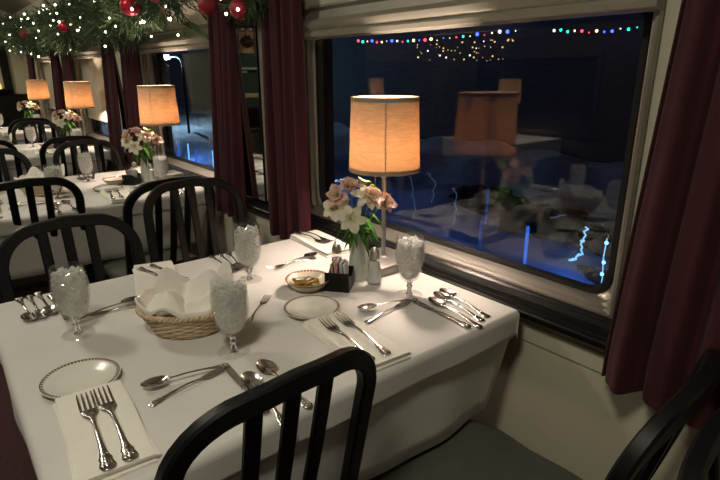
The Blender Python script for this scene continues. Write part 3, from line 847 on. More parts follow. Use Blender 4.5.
def b_shaker(fill):
    r = empty('salt_shaker' if fill == 'salt' else 'pepper_shaker')
    fac = lambda a, z: 1/math.cos(((a+PI/8) % (PI/4))-PI/8)*.96
    b = MB(); b.lathe([(0, 0), (.0195, 0), (.020, .002), (.0165, .035), (.0125, .062), (.0115, .066), (.0105, .066), (.0115, .061), (.0155, .034), (.018, .006), (0, .005)], 32, mod=fac); b.build('glass_body', M['glass'], r)
    b = MB(); b.lathe([(0, .006), (.017, .006), (.0145, .034), (.0118, .056 if fill == 'salt' else .05), (0, .056 if fill == 'salt' else .05)], 24); b.build('contents', M[fill], r)
    b = MB(); b.lathe([(.0125, .063), (.0130, .066), (.0125, .074), (.0095, .083), (.004, .088), (0, .0885)], 24)
    b.build('cap', M['nickel'], r)
    return r
BUILD['salt'] = lambda: b_shaker('salt'); BUILD['pepper'] = lambda: b_shaker('pepper')
def b_caddy():
    b = MB(); s, h, t = .068, .056, .0025
    b.box((0, 0, t/2), (s, s, t))
    for sx in (-1, 1): b.box((sx*(s-t)/2, 0, h/2), (t, s, h), bev=.0008)
    for sy in (-1, 1):                                              # front and back walls dip in the middle
        pts = [(-s/2, 0), (s/2, 0), (s/2, h)]+[(s/2-s*k/12, h-.017*math.sin(PI*k/12)**.7) for k in range(1, 12)]+[(-s/2, h)]
        y0, y1 = sy*s/2, sy*(s/2-t); n = len(pts)
        b.add([(x, y0, z) for x, z in pts]+[(x, y1, z) for x, z in pts], [(i, (i+1) % n, n+(i+1) % n, n+i) for i in range(n)]+[tuple(range(n)), tuple(range(2*n-1, n-1, -1))])
    return b.build('sugar_caddy', M['plastic'], smooth=False)
BUILD['caddy'] = b_caddy
def b_packet(m):
    b = MB(); b.shell(lambda u, v: ((u-.5)*.040, .0022*math.sin(PI*u)*math.sin(PI*v)+.0012*math.sin(7*v), v*.070), 8, 10, .0028); return b.build('sugar_packet', M[m])
for m in ('paper', 'bluepaper', 'pinkpaper', 'orangepaper'): BUILD['packet_'+m] = (lambda m=m: b_packet(m))

# ------------------------------------------------------------------ lay the tables
PL = {'NR': 'front window-side place', 'NL': 'front aisle-side place', 'FR': 'back window-side place', 'FL': 'back aisle-side place'}
GOB = {'NR': (.937, .951), 'NL': (.429, .971), 'FL': (.186, 1.276), 'FR': (.654, 1.326)}
NAP = {'NR': (.660, .842, 3), 'NL': (.137, .866, 3), 'FL': (.44, 1.49, 14), 'FR': (1.008, 1.465, 4)}
FORK = {'NR': (((.692, .950), (.658, .725)), ((.650, .952), (.617, .731))), 'NL': (((.160, .965), (.147, .733)), ((.131, .965), (.115, .738))),
        'FL': (((.455, 1.392), (.426, 1.56)), ((.49, 1.395), (.462, 1.565))), 'FR': (((.992, 1.405), (.985, 1.57)), ((1.018, 1.41), (1.012, 1.575)))}
KNIFE = {'NR': ((.914, .913), (.907, .712)), 'NL': ((.388, .925), (.372, .722)), 'FL': ((.181, 1.363), (.178, 1.554)), 'FR': ((.690, 1.385), (.735, 1.56))}
SPOON = {'NR': (((.955, .893), (.932, .718)), ((.993, .910), (.960, .717)), ((1.022, .915), (.986, .717))), 'NL': (((.405, .870), (.386, .705)), ((.448, .893), (.444, .718))),
         'FL': (((.113, 1.405), (.109, 1.56)), ((.135, 1.405), (.132, 1.562)), ((.160, 1.415), (.155, 1.56))), 'FR': (((.636, 1.398), (.648, 1.555)), ((.652, 1.396), (.676, 1.558)), ((.668, 1.402), (.705, 1.561)))}
DSP = {'NR': ((.755, .950), (.890, .914)), 'NL': ((.222, .944), (.392, .916)), 'FL': ((.36, 1.375), (.215, 1.345)), 'FR': ((.924, 1.372), (.753, 1.345))}
DFK = {'NR': ((.906, .918), (.736, .892)), 'NL': ((.388, .918), (.214, .885)), 'FL': ((.215, 1.368), (.36, 1.335)), 'FR': ((.735, 1.372), (.92, 1.352))}
SPN = {3: ['spoon beside the knife', 'middle spoon of three', 'outermost spoon of three'], 2: ['spoon beside the knife', 'outer spoon of two']}
rr = random.Random(99)
def J(p, j): return (p[0]+rr.uniform(-j, j), p[1]+rr.uniform(-j, j))
for k, dy in enumerate(TABLES):
    tn = TNAME[k]; j = 0 if k == 0 else .006
    o_ = lambda p: (p[0], p[1]+dy)
    for s in ('NR', 'NL', 'FR', 'FL'):
        pl = PL[s]; gx, gy = o_(J(GOB[s], j*2)); rz = rr.random()*6
        place('goblet', (gx, gy, TZ), rz, 'stemmed water goblet full of ice at the %s, %s' % (pl, tn), 'goblet', 'stemmed water goblets')
        place('ice', (gx, gy, TZ), rz, 'crushed ice filling the goblet at the %s, %s' % (pl, tn), 'ice', 'crushed ice in the goblets', stuff=True)
        x, y, a = NAP[s]; x, y = o_(J((x, y), j*2)); nz = TZ+NAPT+.001
        place('nap', (x, y, TZ+.0008), R(-a+rr.uniform(-1, 1)*j*300), 'white folded napkin under two forks at the %s, %s' % (pl, tn), 'napkin', 'folded white napkins')
        if k < 3:
            for q, (t, e) in enumerate(FORK[s]):
                lab = 'silver fork on the napkin, %s of the pair, %s, %s' % (('window side', 'aisle side')[q] if s[0] == 'N' else ('aisle side', 'window side')[q], pl, tn)
                cut('fork', o_(J(t, j)), o_(J(e, j)), nz+.0005, lab, 'silver dinner forks on napkins', 1.14 if s[0] == 'N' else 1.0)
        if k < 2:
            cut('knife', o_(J(KNIFE[s][0], j)), o_(J(KNIFE[s][1], j)), TZ+.0005, 'silver table knife beside the spoons at the %s, %s' % (pl, tn), 'silver table knives', 1.0)
            for q, (t, e) in enumerate(SPOON[s]):
                cut('spoon', o_(J(t, j)), o_(J(e, j)), TZ+.0008, 'silver %s at the %s, %s' % (SPN[len(SPOON[s])][q], pl, tn), 'silver spoons beside the knives', .98)
            cut('spoon', o_(DSP[s][0]), o_(DSP[s][1]), TZ+.007, 'silver dessert spoon lying crosswise over a fork at the %s, %s' % (pl, tn), 'silver dessert spoons', .86)
            cut('fork', o_(DFK[s][0]), o_(DFK[s][1]), TZ+.0008, 'silver dessert fork lying crosswise under a spoon at the %s, %s' % (pl, tn), 'silver dessert forks', .86)
        if s[0] == 'N' and k < 2:
            px, py = (.676, 1.035) if s == 'NR' else (.143, 1.050)
            place('plate', (px, py+dy, TZ+.0006), 0, 'brown-banded white bread plate above the napkin at the %s, %s' % (pl, tn), 'plate', 'banded bread plates')
    if k == 0:
        cut('fork', (.632, 1.182), (.516, 1.073), TZ+.0008, 'single silver fork lying alone behind the middle goblet, nearest table', 'silver forks', .78)
    if k < 3:
        dx, dyy = .748, 1.160+dy
        place('dish', (dx, dyy, TZ+.0006), 0, 'small red-banded dish of butter pats on the '+tn, 'dish', 'butter dishes').scale = (1.1, 1.1, 1.25)
        pats = [(-.020, .006, .2, 'nearest the aisle', .0095), (.006, -.018, 1.3, 'nearest the bread plate', .0095), (.020, .008, -.5, 'beside the sugar caddy', .0095), (-.004, .024, .9, 'at the back', .0095), (.002, .003, .3, 'on top of the others', .0195), (-.018, .012, -.35, 'tilted high on the rim', .0215)]
        if k == 0:
            for x, y, a, w, z in pats:
                place('pat', (dx+x, dyy+y, TZ+z), a, 'gold foil butter pat %s in the dish, %s' % (w, tn), 'butter pat', 'gold foil butter pats', tilt=(rr.uniform(-.15, .15), rr.uniform(-.15, .15))).scale = (1.5, 1.45, 1.2)
    bx, by = (.398, 1.138)
    if k < 3:
        place('basket', (bx, by+dy, TZ), R(-30), 'oval wicker bread basket with white napkin on the '+tn, 'basket', 'wicker bread baskets')
        place('liner', (bx, by+dy, TZ), R(-30), 'white crumpled napkin lining the wicker bread basket on the '+tn, 'napkin', 'napkins in the bread baskets')
    vx, vy = .905, 1.132+dy
    place('vase', (vx, vy, TZ), 0, 'fluted white bud vase holding flowers on the '+tn, 'vase', 'white bud vases').scale = (.86, .86, 1.02)
    for i in range(len(FL)):
        if k == 3 and i in (1, 5): continue
        nm = {'pink': 'pink flower', 'white': 'cream-white flower', 'bud': 'green bud'}[FL[i][2]]
        place('flower%d' % i, (vx, vy, TZ), 0, '%s %s in the vase, %s' % (nm, VLAB[i], tn), 'flower', 'flowers in the bud vases')
    place('caddy', (.822, 1.112+dy, TZ), R(40), 'black sugar caddy stuffed with packets on the '+tn, 'sugar caddy', 'black sugar caddies')
    if k < 2:
        pk = [('paper', -.021, 'white', 'front row'), ('bluepaper', -.015, 'blue', 'second row'), ('paper', -.009, 'white', 'third row'), ('paper', -.003, 'white', 'middle row'), ('pinkpaper', .003, 'pink', 'sixth row'),
              ('paper', .009, 'white', 'seventh row'), ('orangepaper', .015, 'orange', 'eighth row'), ('paper', .021, 'white', 'last row')]
        c0, s0 = math.cos(R(40)), math.sin(R(40))
        for q, (m, off, cn, w) in enumerate(pk):
            lx = (-.006, -.007, .006, .004, -.005, .006, .002, .005)[q]; X = .822+lx*c0-off*s0; Y = 1.112+dy+lx*s0+off*c0
            place('packet_'+m, (X, Y, TZ+.0032+(.006 if q % 3 == 1 else 0)*0), R(40), '%s sweetener packet in the %s of the black caddy, %s' % (cn, w, tn), 'sugar packet', 'sweetener packets', tilt=(rr.uniform(-.05, .05), 0)).scale = (1.15, 1, 1.08)
        place('salt', (.917, 1.073+dy, TZ), .3, 'glass salt shaker in front of the vase and lamp base, '+tn, 'salt shaker', 'glass salt shakers').scale = (1.12, 1.12, 1.25)
        place('pepper', (.862, 1.178+dy, TZ), .1, 'glass pepper shaker behind the sugar caddy, '+tn, 'pepper shaker', 'glass pepper shakers').scale = (1.12, 1.12, 1.25)

# ------------------------------------------------------------------ aisle-side tables (seen in the glass)
for k, w in ((1, 'nearer'), (2, 'farther')):
    y = 1.14+k*1.86
    t = empty('dining_table', (-1.55, y, 0)); tag(t, '%s small table across the aisle, seen only as a reflection' % w, 'table', 'small tables across the aisle')
    b = MB(); b.box((0, 0, .727), (.70, .74, .036), bev=.006); b.build('tabletop', M['black'], t)
    b = MB(); b.lathe([(0, 0), (.2, 0), (.2, .015), (.06, .04), (.045, .08), (.045, .70), (.12, .708), (0, .708)], 24); b.build('pedestal', M['black'], t)
    o = cloth_mesh(-.36, .36, -.38, .38, .16, .006, .006, 15, 8+k).build('tablecloth', M['linen'], None, (-1.55, y, TZ))
    tag(o, 'white cloth on the %s table across the aisle, seen in reflection' % w, 'tablecloth', 'white cloths across the aisle')
    place('lamp', (-1.62, y, TZ), R(-6), 'lit table lamp on the %s table across the aisle, reflected in the window' % w, 'lamp', 'lit table lamps across the aisle')

# ------------------------------------------------------------------ garland
def garland(name, path, rad, sprigs, seed, mname):
    r = random.Random(seed); root = empty(name, path[0]); o = Vector(path[0]); P = [Vector(p)-o for p in path]
    seg = [(P[i+1]-P[i]).length for i in range(len(P)-1)]; tot = sum(seg)
    def at(t):
        d = t*tot
        for i, L in enumerate(seg):
            if d <= L or i == len(seg)-1: return P[i].lerp(P[i+1], min(1, d/L))
            d -= L
    b = MB(); b.tube(P, .012, 6); b.build('wire_core', M['needle'], root)
    bs = [MB(), MB()]
    for k in range(sprigs):
        c = at(r.random()); a = r.random()*2*PI
        lump = 1+.25*math.sin(c.y*5.1+seed)
        d = Vector((.75*math.cos(a), r.uniform(-.7, .7), math.sin(a))).normalized()
        if c.x+o.x+d.x*rad > 1.17: d.x = -abs(d.x)
        L = rad*lump*r.uniform(.65, 1.1); b = bs[1 if r.random() < .3 else 0]
        s = d.cross(Vector((.31, .52, .8))).normalized(); t = d.cross(s)
        b.tube([c, c+d*L*.95], .0022, 4)
        for q in range(13):
            f = .25+.75*q/12; a2 = q*2.4+r.random(); nd = (d*.75+(s*math.cos(a2)+t*math.sin(a2))*.75).normalized(); p = c+d*L*f*.92; nl = r.uniform(.032, .055); w = nd.cross(d).normalized()*.0034
            e = p+nd*nl; b.add([p-w, p+w, e+w*.4, e-w*.4], [(0, 1, 2, 3)])
    bs[0].build('needles', M['needle'], root, smooth=False); bs[1].build('pale_needles', M['needle_pale'], root, smooth=False)
    return root, at
g, at = garland('garland', [(1.0, 2.54, 1.69), (.99, 2.85, 1.70), (.97, 3.3, 1.675), (.96, 3.8, 1.65), (.96, 4.4, 1.67), (.96, 5.2, 1.67), (.96, 6.0, 1.66), (.95, 6.9, 1.72), (.94, 7.8, 1.79), (.93, 8.6, 1.86)], .19, 1700, 3, 'needle')
tag(g, 'long evergreen garland with small white lights above the curtains', 'garland')
r5 = random.Random(17)
for k in range(70):
    t = ((k+r5.random())/70)**1.25; c = at(t); a = r5.uniform(.45*PI, 1.75*PI); q = r5.uniform(.08, .20)
    b = MB(); b.ball((0, 0, 0), .0045+.0045*r5.random()**2, 8, 6); b.build('fairy_light', M['fairy'], g, c+Vector((q*math.cos(a)*.8, r5.uniform(-.05, .05), q*math.sin(a))))
g2, at2 = garland('garland', [(1.085, 1.96, 1.61), (1.075, 2.05, 1.60), (1.085, 2.15, 1.61)], .075, 70, 9, 'needle')
tag(g2, 'short evergreen tuft with lights above the narrow mirror', 'garland')
for k in range(4):
    b = MB(); b.ball((0, 0, 0), .006, 8, 6); b.build('fairy_light', M['fairy'], g2, at2(.15+.25*k)+Vector((-.07, 0, (-.05, .05, -.055, .0)[k])))
def ornament(loc, rad, lab, m='red_ball'):
    o = empty('ornament', loc); b = MB(); b.ball((0, 0, 0), rad, 24, 16); b.build('ball', M[m], o)
    b = MB(); b.lathe([(0, 0), (rad*.22, 0), (rad*.22, rad*.22), (0, rad*.22)], 12, (0, 0, rad*.97))
    b.tube([(rad*.1*math.cos(2*PI*i/10), 0, rad*1.28+rad*.12*math.sin(2*PI*i/10)) for i in range(10)], rad*.03, 5, closed=True); b.build('cap', M['nickel'], o)
    tag(o, lab, 'ornament', 'red ball ornaments on the garland'); return o
ornament((.885, 2.86, 1.637), .046, 'large glittering red ball low on the garland above the second window')
ornament((.83, 4.10, 1.615), .032, 'small red glitter ball on the garland above the second lamp')
ornament((.86, 5.75, 1.66), .05, 'dark red ball in the garland near the end wall', 'red_ribbon')
ornament((1.045, 2.035, 1.565), .040, 'dark red ball on the mirror side of the middle curtain', 'red_ribbon')
ornament((1.03, 2.30, 1.60), .040, 'dark red ball in front of the middle curtain, over the second window edge', 'red_ribbon')
b = MB(); pts = [Vector((.93, 2.62, 1.60))+Vector((.02*math.sin(3*t), .20*(t-.5), .045*math.cos(PI*t)*-1+.02)) for t in [i/14 for i in range(15)]]
b.sweep(pts, rrsec(.036, .002, .0005), up=(1, 0, .3))
tag(b.build('ribbon', M['red_ribbon']), 'red ribbon tail looped under the garland above the second window', 'ribbon')
# green leaf strap hanging from the garland end
b = MB(); b.shell(lambda u, v: (1.06+.02*v, 2.66-.24*v, 1.55-.085*v*v+(u-.5)*.03*math.sin(PI*(.1+.85*v))), 5, 12, .003)
tag(b.build('evergreen_leaf', M['needle']), 'long dark leaf hanging from the garland across the window header', 'leaf')

# sconce on the end wall
r = empty('wall_sconce', (.83, ENDY-.22, 1.10)); tag(r, 'dark bowl-shaped wall sconce glowing gold at the end wall', 'sconce')
b = MB(); b.lathe([(0, -.05), (.06, -.045), (.13, -.015), (.19, .03), (.185, .034), (.12, -.005), (.05, -.035), (0, -.04)], 32); b.build('bowl', M['plastic'], r)
b = MB(); b.ball((0, 0, .06), .055, 16, 10, (1, 1, 1.5)); b.build('globe', emit('gold_globe_glow', (1, .62, .16), 1.4), r)
b = MB(); b.tube([(0, .02, -.03), (0, .12, -.06), (0, .22, 0)], .012, 8); b.box((0, .21, 0), (.09, .02, .14), bev=.004); b.build('bracket', M['plastic'], r)

# ------------------------------------------------------------------ the person in the mirror
def person(loc, rz):
    root = empty('person', loc, rz)
    V = []; E = []; RAD = []
    def add(p, r, par=None):
        V.append(p); RAD.append(r)
        if par is not None: E.append((par, len(V)-1))
        return len(V)-1
    pel = add((0, 0, .98), (.155, .11)); wai = add((0, -.005, 1.12), (.150, .105), pel); che = add((0, 0, 1.32), (.165, .115), wai); nb = add((0, .01, 1.46), (.10, .08), che)
    nk = add((0, .005, 1.54), (.058, .058), nb); hd = add((0, -.012, 1.63), (.072, .085), nk); ht = add((0, -.01, 1.72), (.078, .092), hd); tp = add((0, 0, 1.79), (.05, .06), ht)
    for s in (-1, 1):
        hip = add((s*.095, 0, .90), (.095, .095), pel); kn = add((s*.105, -.01, .50), (.062, .065), hip); an = add((s*.11, .02, .09), (.042, .045), kn); add((s*.12, -.15, .035), (.04, .03), an)
        sh = add((s*.19, .01, 1.43), (.062, .06), che); el = add((s*.255, -.03, 1.16), (.045, .045), sh); wr = add((s*.20, -.27, 1.10), (.028, .026), el)
        pm = add((s*.185, -.34, 1.105), (.034, .018), wr)
        for q in range(4):
            f1 = add((s*(.215-.022*q), -.385, 1.112), (.0095, .0095), pm); f2 = add((s*(.212-.022*q), -.415, 1.118), (.0085, .0085), f1); add((s*(.210-.022*q), -.435, 1.130), (.0075, .0075), f2)
        t1 = add((s*.150, -.345, 1.118), (.011, .011), wr); add((s*.138, -.38, 1.135), (.0095, .0095), t1)
    me = bpy.data.meshes.new('person_body'); me.from_pydata(V, E, []); o = bpy.data.objects.new('person_body', me); COL.objects.link(o); o.parent = root
    sm = o.modifiers.new('skin', 'SKIN'); sm.use_smooth_shade = True
    for i, d in enumerate(me.skin_vertices[0].data): d.radius = RAD[i]; d.use_root = (i == 0)
    o.modifiers.new('sub', 'SUBSURF').render_levels = 2
    # evaluate the body and colour it by garment
    dg = bpy.context.evaluated_depsgraph_get(); o.modifiers['sub'].levels = 2; dg.update()
    ev = o.evaluated_get(dg); m2 = bpy.data.meshes.new_from_object(ev); o.modifiers.clear(); o.data = m2
    m2.materials.clear()
    for k in ('skin', 'tee', 'jeans'): m2.materials.append(M[k])
    for p in m2.polygons:
        c = p.center; z = c.z
        if z > 1.485 and abs(c.x) < .12: p.material_index = 0
        elif z < 1.0 and not (abs(c.x) > .17 and c.y < -.2): p.material_index = 2
        elif z < 1.24 and (abs(c.x) > .20 or c.y < -.14): p.material_index = 0
        else: p.material_index = 1
        p.use_smooth = True
    # face
    b = MB(); b.ball((0, -.108, 1.655), .016, 10, 8, (.8, 1, 1.5)); b.build('nose', M['skin'], root)
    b = MB()
    for s in (-1, 1): b.ball((s*.083, .0, 1.665), .024, 10, 8, (.4, .8, 1.3))
    b.build('ears', M['skin'], root)
    b = MB()
    for s in (-1, 1): b.ball((s*.033, -.094, 1.69), .011, 10, 8)
    b.build('eyes', M['paper'], root)
    b = MB()
    for s in (-1, 1):
        b.tube([(s*.035+.026*math.cos(2*PI*i/16), -.112, 1.69+.021*math.sin(2*PI*i/16)) for i in range(16)], .003, 6, closed=True)
        b.tube([(s*.062, -.11, 1.695), (s*.086, -.02, 1.69)], .0025, 6)
    b.tube([(-.010, -.114, 1.694), (.010, -.114, 1.694)], .0025, 6); b.build('glasses', M['plastic'], root)
    b = MB(); b.lathe([(.0, 1.822), (.05, 1.815), (.085, 1.79), (.099, 1.745), (.097, 1.70), (.092, 1.70), (.0, 1.75)], 24, (0, .012, 0), 0.93, 1.08); b.ball((0, .055, 1.68), .078, 16, 10, (1, .75, 1)); b.build('hair', M['hair'], root)
    b = MB(); b.ball((0, -.062, 1.585), .062, 18, 12, (1.0, .85, .78)); b.ball((0, -.098, 1.632), .028, 12, 8, (1.2, .6, .35)); b.build('beard', M['hair'], root)
    b = MB(); b.box((0, -.131, 1.36), (.17, .006, .022), bev=.002); b.box((.05, -.131, 1.33), (.06, .006, .014), bev=.002); b.build('shirt_print', M['print'], root)
    return root
PX, PY = -.17, 4.62
tag(person((PX, PY, 0), R(22)), 'standing bearded person in glasses and dark green T-shirt holding a tray, reflected in the mirror', 'person')
r = empty('serving_tray', (PX+.37*math.sin(R(22)), PY-.37*math.cos(R(22)), 1.123), R(22)); tag(r, 'tan serving tray held at chest height by the standing person', 'tray')
b = MB(); b.box((0, 0, .006), (.44, .20, .012), bev=.005); b.build('tray_board', M['tray'], r)
b = MB(); b.sweep([(x, y, .018) for x, y in ((-.215, -.095), (.215, -.095), (.215, .095), (-.215, .095))], rrsec(.012, .024, .003), closed=True); b.build('tray_rim', M['tray'], r)

# ------------------------------------------------------------------ outside in the snow
GZ = -1.0
b = MB(); rs = random.Random(12)
def hill(u, v):
    x = 1.6+60*u**1.8; y = -14+64*v
    return (x, y, GZ+.10*math.sin(1.3*x+.7*y)+.07*math.sin(2.9*y-1.7*x+1)+.05*math.sin(5.1*x+3)*math.sin(4.3*y))
b.grid(hill, 110, 150); struct(b.build('ground', M['snow']))
def gz(x, y): return GZ+.10*math.sin(1.3*x+.7*y)+.07*math.sin(2.9*y-1.7*x+1)+.05*math.sin(5.1*x+3)*math.sin(4.3*y)
def post(x, y, h, lab, m, grp):
    o = empty('lit_post', (x, y, gz(x, y)-.02)); b = MB(); b.lathe([(0, .02), (.02, .02), (.02, h), (.014, h+.01), (0, h+.01)], 14); b.build('glow_tube', M[m], o)
    b = MB(); b.lathe([(0, 0), (.05, 0), (.05, .03), (0, .03)], 14); b.build('foot', M['plastic'], o); tag(o, lab, 'post', grp); return o
G1 = 'blue lit posts in the snow'
post(5.42, 3.50, .52, 'brightest blue glowing post standing in the snow outside the large window', 'blue_glow', G1)
post(5.55, 4.30, .55, 'dim blue post beside the bright one, toward the goblet', 'dim_glow', G1)
post(6.9, 5.25, .60, 'faint blue post below the reflected flowers', 'dim_glow', G1)
for i, (x, y, h, m) in enumerate(((5.3, 13.3, .55, 'blue_glow'), (5.5, 14.3, .5, 'cyan_glow'), (5.6, 15.3, .7, 'blue_glow'), (5.9, 16.8, .6, 'cyan_glow'), (5.5, 12.7, .5, 'cyan_glow'))):
    post(x, y, h, ['blue post nearest the middle curtain, outside the second window', 'dim blue post second from the curtain, outside the second window', 'tall blue post in the middle of the row outside the second window', 'dim blue post farthest along, outside the second window', 'pale blue post by the curtain edge, outside the second window'][i], m, 'blue posts outside the second window')
def strand(pts, lab, m, rad=.008, cat='light strand'):
    b = MB(); o = Vector(pts[0]); P = [Vector(p)-o for p in pts]; Q = []
    for i in range(len(P)-1):
        for k in range(5): Q.append(P[i].lerp(P[i+1], k/5)+Vector((.02*math.sin(k*2+i), .02*math.cos(3*k+i), .015*math.sin(k+i*2))))
    Q.append(P[-1]); b.tube(Q, rad, 6); s = b.build('light_strand', M[m], None, o); tag(s, lab, cat, 'glowing light strands in the snow'); return s
strand([(6.9, 3.53, -.75), (6.6, 3.40, -.85), (6.75, 3.50, -.90), (6.3, 3.25, -.93), (5.95, 3.15, -.9), (5.95, 3.22, -.92)], 'zigzag pale blue light strand in the snow, near the large window corner', 'cyan_glow', .011)
strand([(7.1, 3.95, -.70), (7.05, 4.2, -.78)], 'short pale strand on the dark bush outside the large window', 'faint_glow')
strand([(7.4, 7.6, -.55), (7.0, 7.1, -.75), (6.2, 6.2, -.92), (5.9, 5.95, -.95)], 'faint curved strand in the snow just past the lamp pole', 'faint_glow', .006)
strand([(7.2, 6.9, -.5), (7.1, 6.6, -.62), (6.6, 6.2, -.85)], 'faint hooked strand beside the lamp, outside the large window', 'faint_glow', .006)
strand([(6.9, 6.0, -.6), (6.7, 5.75, -.62), (6.3, 5.4, -.9), (6.0, 5.2, -.96)], 'faint looped strand in the snow above the goblet', 'faint_glow', .006)
strand([(6.3, 8.6, -.80), (6.2, 8.3, -.72), (6.1, 8.0, -.62), (6.0, 7.8, -.70)], 'bright blue strand behind the flowers at the window edge', 'cyan_glow', .016)
s = empty('string_lights', (5.6, 2.62, -.75)); tag(s, 'short hanging string of four bright cyan bulbs at the large window corner', 'string lights')
b = MB(); b.tube([(0, 0, .32), (.0, .01, .1), (0, -.01, -.15), (0, 0, -.3)], .006, 6); b.build('wire', M['cyan_glow'], s)
for z in (.27, .04, -.10, -.26): b = MB(); b.ball((0, 0, 0), .019, 10, 8); b.build('bulb', M['cyan_bulb'], s, (0, 0, z))
def bush(x, y, rx, ry, rz_, lab, seed):
    r = random.Random(seed); b = MB(); ph = [r.random()*6 for _ in range(4)]
    def fn(u, v):
        a = 2*PI*u; t = PI/2*v; k = 1+.14*math.sin(5*a+ph[0]+3*t)+.10*math.sin(9*a+ph[1])*math.sin(6*t+ph[2])
        return (rx*k*math.cos(a)*math.cos(t), ry*k*math.sin(a)*math.cos(t), rz_*k*math.sin(t)-.05)
    b.grid(fn, 40, 14, wrap=True); o = b.build('shrub', M['shrub'], None, (x, y, gz(x, y))); tag(o, lab, 'shrub', 'dark shrubs in the snow')
bush(7.3, 4.35, .7, .75, .26, 'low dark shrub in the snow, behind the brightest blue post', 1)
bush(7.7, 5.9, .7, .8, .30, 'dark shrub in the snow below the reflected flowers', 2)
bush(6.1, 2.95, .35, .4, .10, 'small dark clump in the snow by the zigzag strand', 3)
bush(7.4, 3.45, .45, .45, .22, 'small dark mound in the snow near the window corner', 4)
# dark building with lights under its eave
r = empty('lodge_building', (16, 14, -1.2)); tag(r, 'long dark building across the snow beneath the coloured lights', 'building')
b = MB(); b.box((0, 2, 2.1), (3, 40, 4.2)); b.build('wall', M['shed'], r, smooth=False)
b = MB(); b.box((0, 2, 4.3), (3.9, 41, .12)); b.add([(-1.95, -18.5, 4.36), (1.95, -18.5, 4.36), (1.95, 22.5, 4.36), (-1.95, 22.5, 4.36), (0, -18.5, 5.6), (0, 22.5, 5.6)], [(0, 3, 5, 4), (1, 4, 5, 2), (0, 4, 1), (3, 2, 5)]); b.build('roof', M['shed'], r, smooth=False)
CC = ['c_blue', 'c_white', 'c_teal', 'c_blue', 'c_red', 'c_warm', 'c_blue', 'c_red', 'c_teal', 'c_warm', 'c_red', 'c_white']
def stringlights(x, ya, yb, z, n, sag, lab, seed):
    s = empty('string_lights', (x, ya, z)); rr2 = random.Random(seed); pts = []
    for i in range(n):
        t = i/(n-1); p = (0, (yb-ya)*t, -sag*math.sin(PI*t)+rr2.uniform(-.03, .03)); pts.append(p)
        b = MB(); b.ball((0, 0, 0), rr2.choice((.018, .026, .038, .052)), 8, 6); b.build('bulb', M[CC[(i*5+i//3+seed) % len(CC)]], s, p)
    b = MB(); b.tube(pts, .008, 5); b.build('wire', M['plastic'], s); tag(s, lab, 'string lights', 'coloured string lights along the eave')
stringlights(13.9, 10.0, 17.3, 2.46, 27, .12, 'longer run of coloured string lights above the lamp and its reflection', 1)
stringlights(13.9, 6.1, 8.75, 2.40, 14, .12, 'shorter run of coloured string lights at the upper window corner', 4)
s = empty('icicle_lights', (14.2, 12, 2.25)); tag(s, 'glittering warm gold lights hanging under the coloured string', 'string lights'); r6 = random.Random(8)
for k in range(54):
    y = r6.uniform(-1.9, 2.4); z = -.62*r6.random()**1.2
    b = MB(); b.ball((0, 0, 0), r6.choice((.012, .018, .028)), 6, 5); b.build('bulb', M['c_gold' if r6.random() < .8 else 'c_white'], s, (0, y, z))
b = MB()
for k in range(22): y = -1.9+4.3*k/21; b.tube([(0.03, y, 0), (0.03, y, -.6)], .004, 4)
b.build('wire', M['plastic'], s)
# street lamp seen through the second window
s = empty('street_lamp', (8.3, 22.2, -1.1)); tag(s, 'bright street lamp with curved arm outside the second window', 'street lamp')
b = MB(); b.tube([(0, -.9, 0), (0, -.9, 2.62)], .05, 8); b.build('pole', M['plastic'], s)
b = MB(); b.tube([(0, -.9, 2.6), (0, -.86, 2.80), (0, -.72, 2.95), (0, -.4, 3.04), (0, .6, 3.05)], .045, 8); b.build('arm', M['alu'], s)
b = MB(); b.ball((0, .8, 3.03), .17, 14, 10, (1, 2, .6)); b.build('lamp_head', M['street'], s)

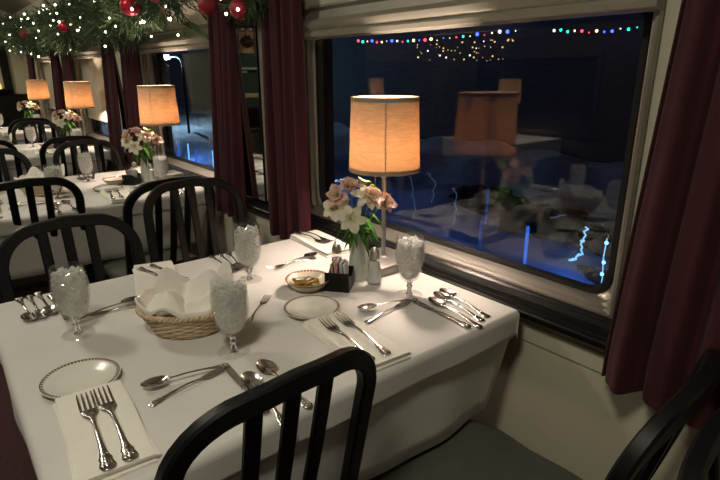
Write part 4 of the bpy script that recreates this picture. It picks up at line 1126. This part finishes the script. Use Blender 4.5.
# ------------------------------------------------------------------ lights
def light(kind, name, loc, e, col, size=.2, rot=None):
    L = bpy.data.lights.new(name, kind); L.energy = e; L.color = col
    if kind == 'AREA': L.shape = 'RECTANGLE'; L.size = size[0]; L.size_y = size[1]
    elif kind == 'POINT': L.shadow_soft_size = size
    o = bpy.data.objects.new(name, L); COL.objects.link(o); o.location = loc
    if rot: o.rotation_euler = rot
    return o
for i, y in enumerate((.2, 2.6, 5.0, 7.4)):
    f = empty('ceiling_light', (-.30, y, 2.42)); b = MB(); b.lathe([(0, 0), (.14, 0), (.15, -.012), (.12, -.05), (.05, -.07), (0, -.072)], 32); b.build('diffuser', emit('ceiling_diffuser_glow_%d' % i, (1, .82, .62), .9), f)
    tag(f, 'round dim ceiling light over the aisle, %s from the camera' % ('first', 'second', 'third', 'fourth')[i], 'ceiling light', 'ceiling lights over the aisle')
    light('AREA', 'ceiling_lamp_light', (-.30, y, 2.33), 14, (1, .95, .76), (.3, .3))
light('POINT', 'blue_snow_light', (5.3, 2.9, -.45), 9, (.05, .18, 1), .03)
light('POINT', 'blue_snow_light', (5.1, 4.9, -.35), 6, (.06, .2, 1), .03)
light('POINT', 'blue_snow_light', (5.4, 8.4, -.2), 14, (.05, .2, 1), .03)
light('POINT', 'blue_snow_light', (5.2, 14.6, -.35), 60, (.10, .32, 1), .04)
light('POINT', 'street_lamp_light', (8.3, 22.9, 1.6), 300, (.5, .8, 1), .05)
w = bpy.data.worlds.new('night'); scene.world = w; w.use_nodes = True
bg = w.node_tree.nodes['Background']; bg.inputs[0].default_value = (.15, .17, .30, 1); bg.inputs[1].default_value = .045

# ------------------------------------------------------------------ camera and view
cam = bpy.data.cameras.new('camera'); cam.sensor_width = 36; cam.lens = 26.5; cam.clip_start = .02
co = bpy.data.objects.new('camera', cam); COL.objects.link(co)
rt, up, fw = Vector((.77778, -.62852, -.00417)), Vector((.19346, .23308, .95302)), Vector((.59802, .74205, -.30288))
co.matrix_world = Matrix(((rt.x, up.x, -fw.x, 0), (rt.y, up.y, -fw.y, 0), (rt.z, up.z, -fw.z, CAMZ), (0, 0, 0, 1)))
scene.camera = co
vs = scene.view_settings; vs.view_transform = 'Standard'; vs.look = 'None'; vs.gamma = 1; vs.exposure = 0.0; vs.use_curve_mapping = False
scene.cycles.use_denoising = True
scene.cycles.max_bounces = 14; scene.cycles.transparent_max_bounces = 40; scene.cycles.sample_clamp_indirect = 4.0
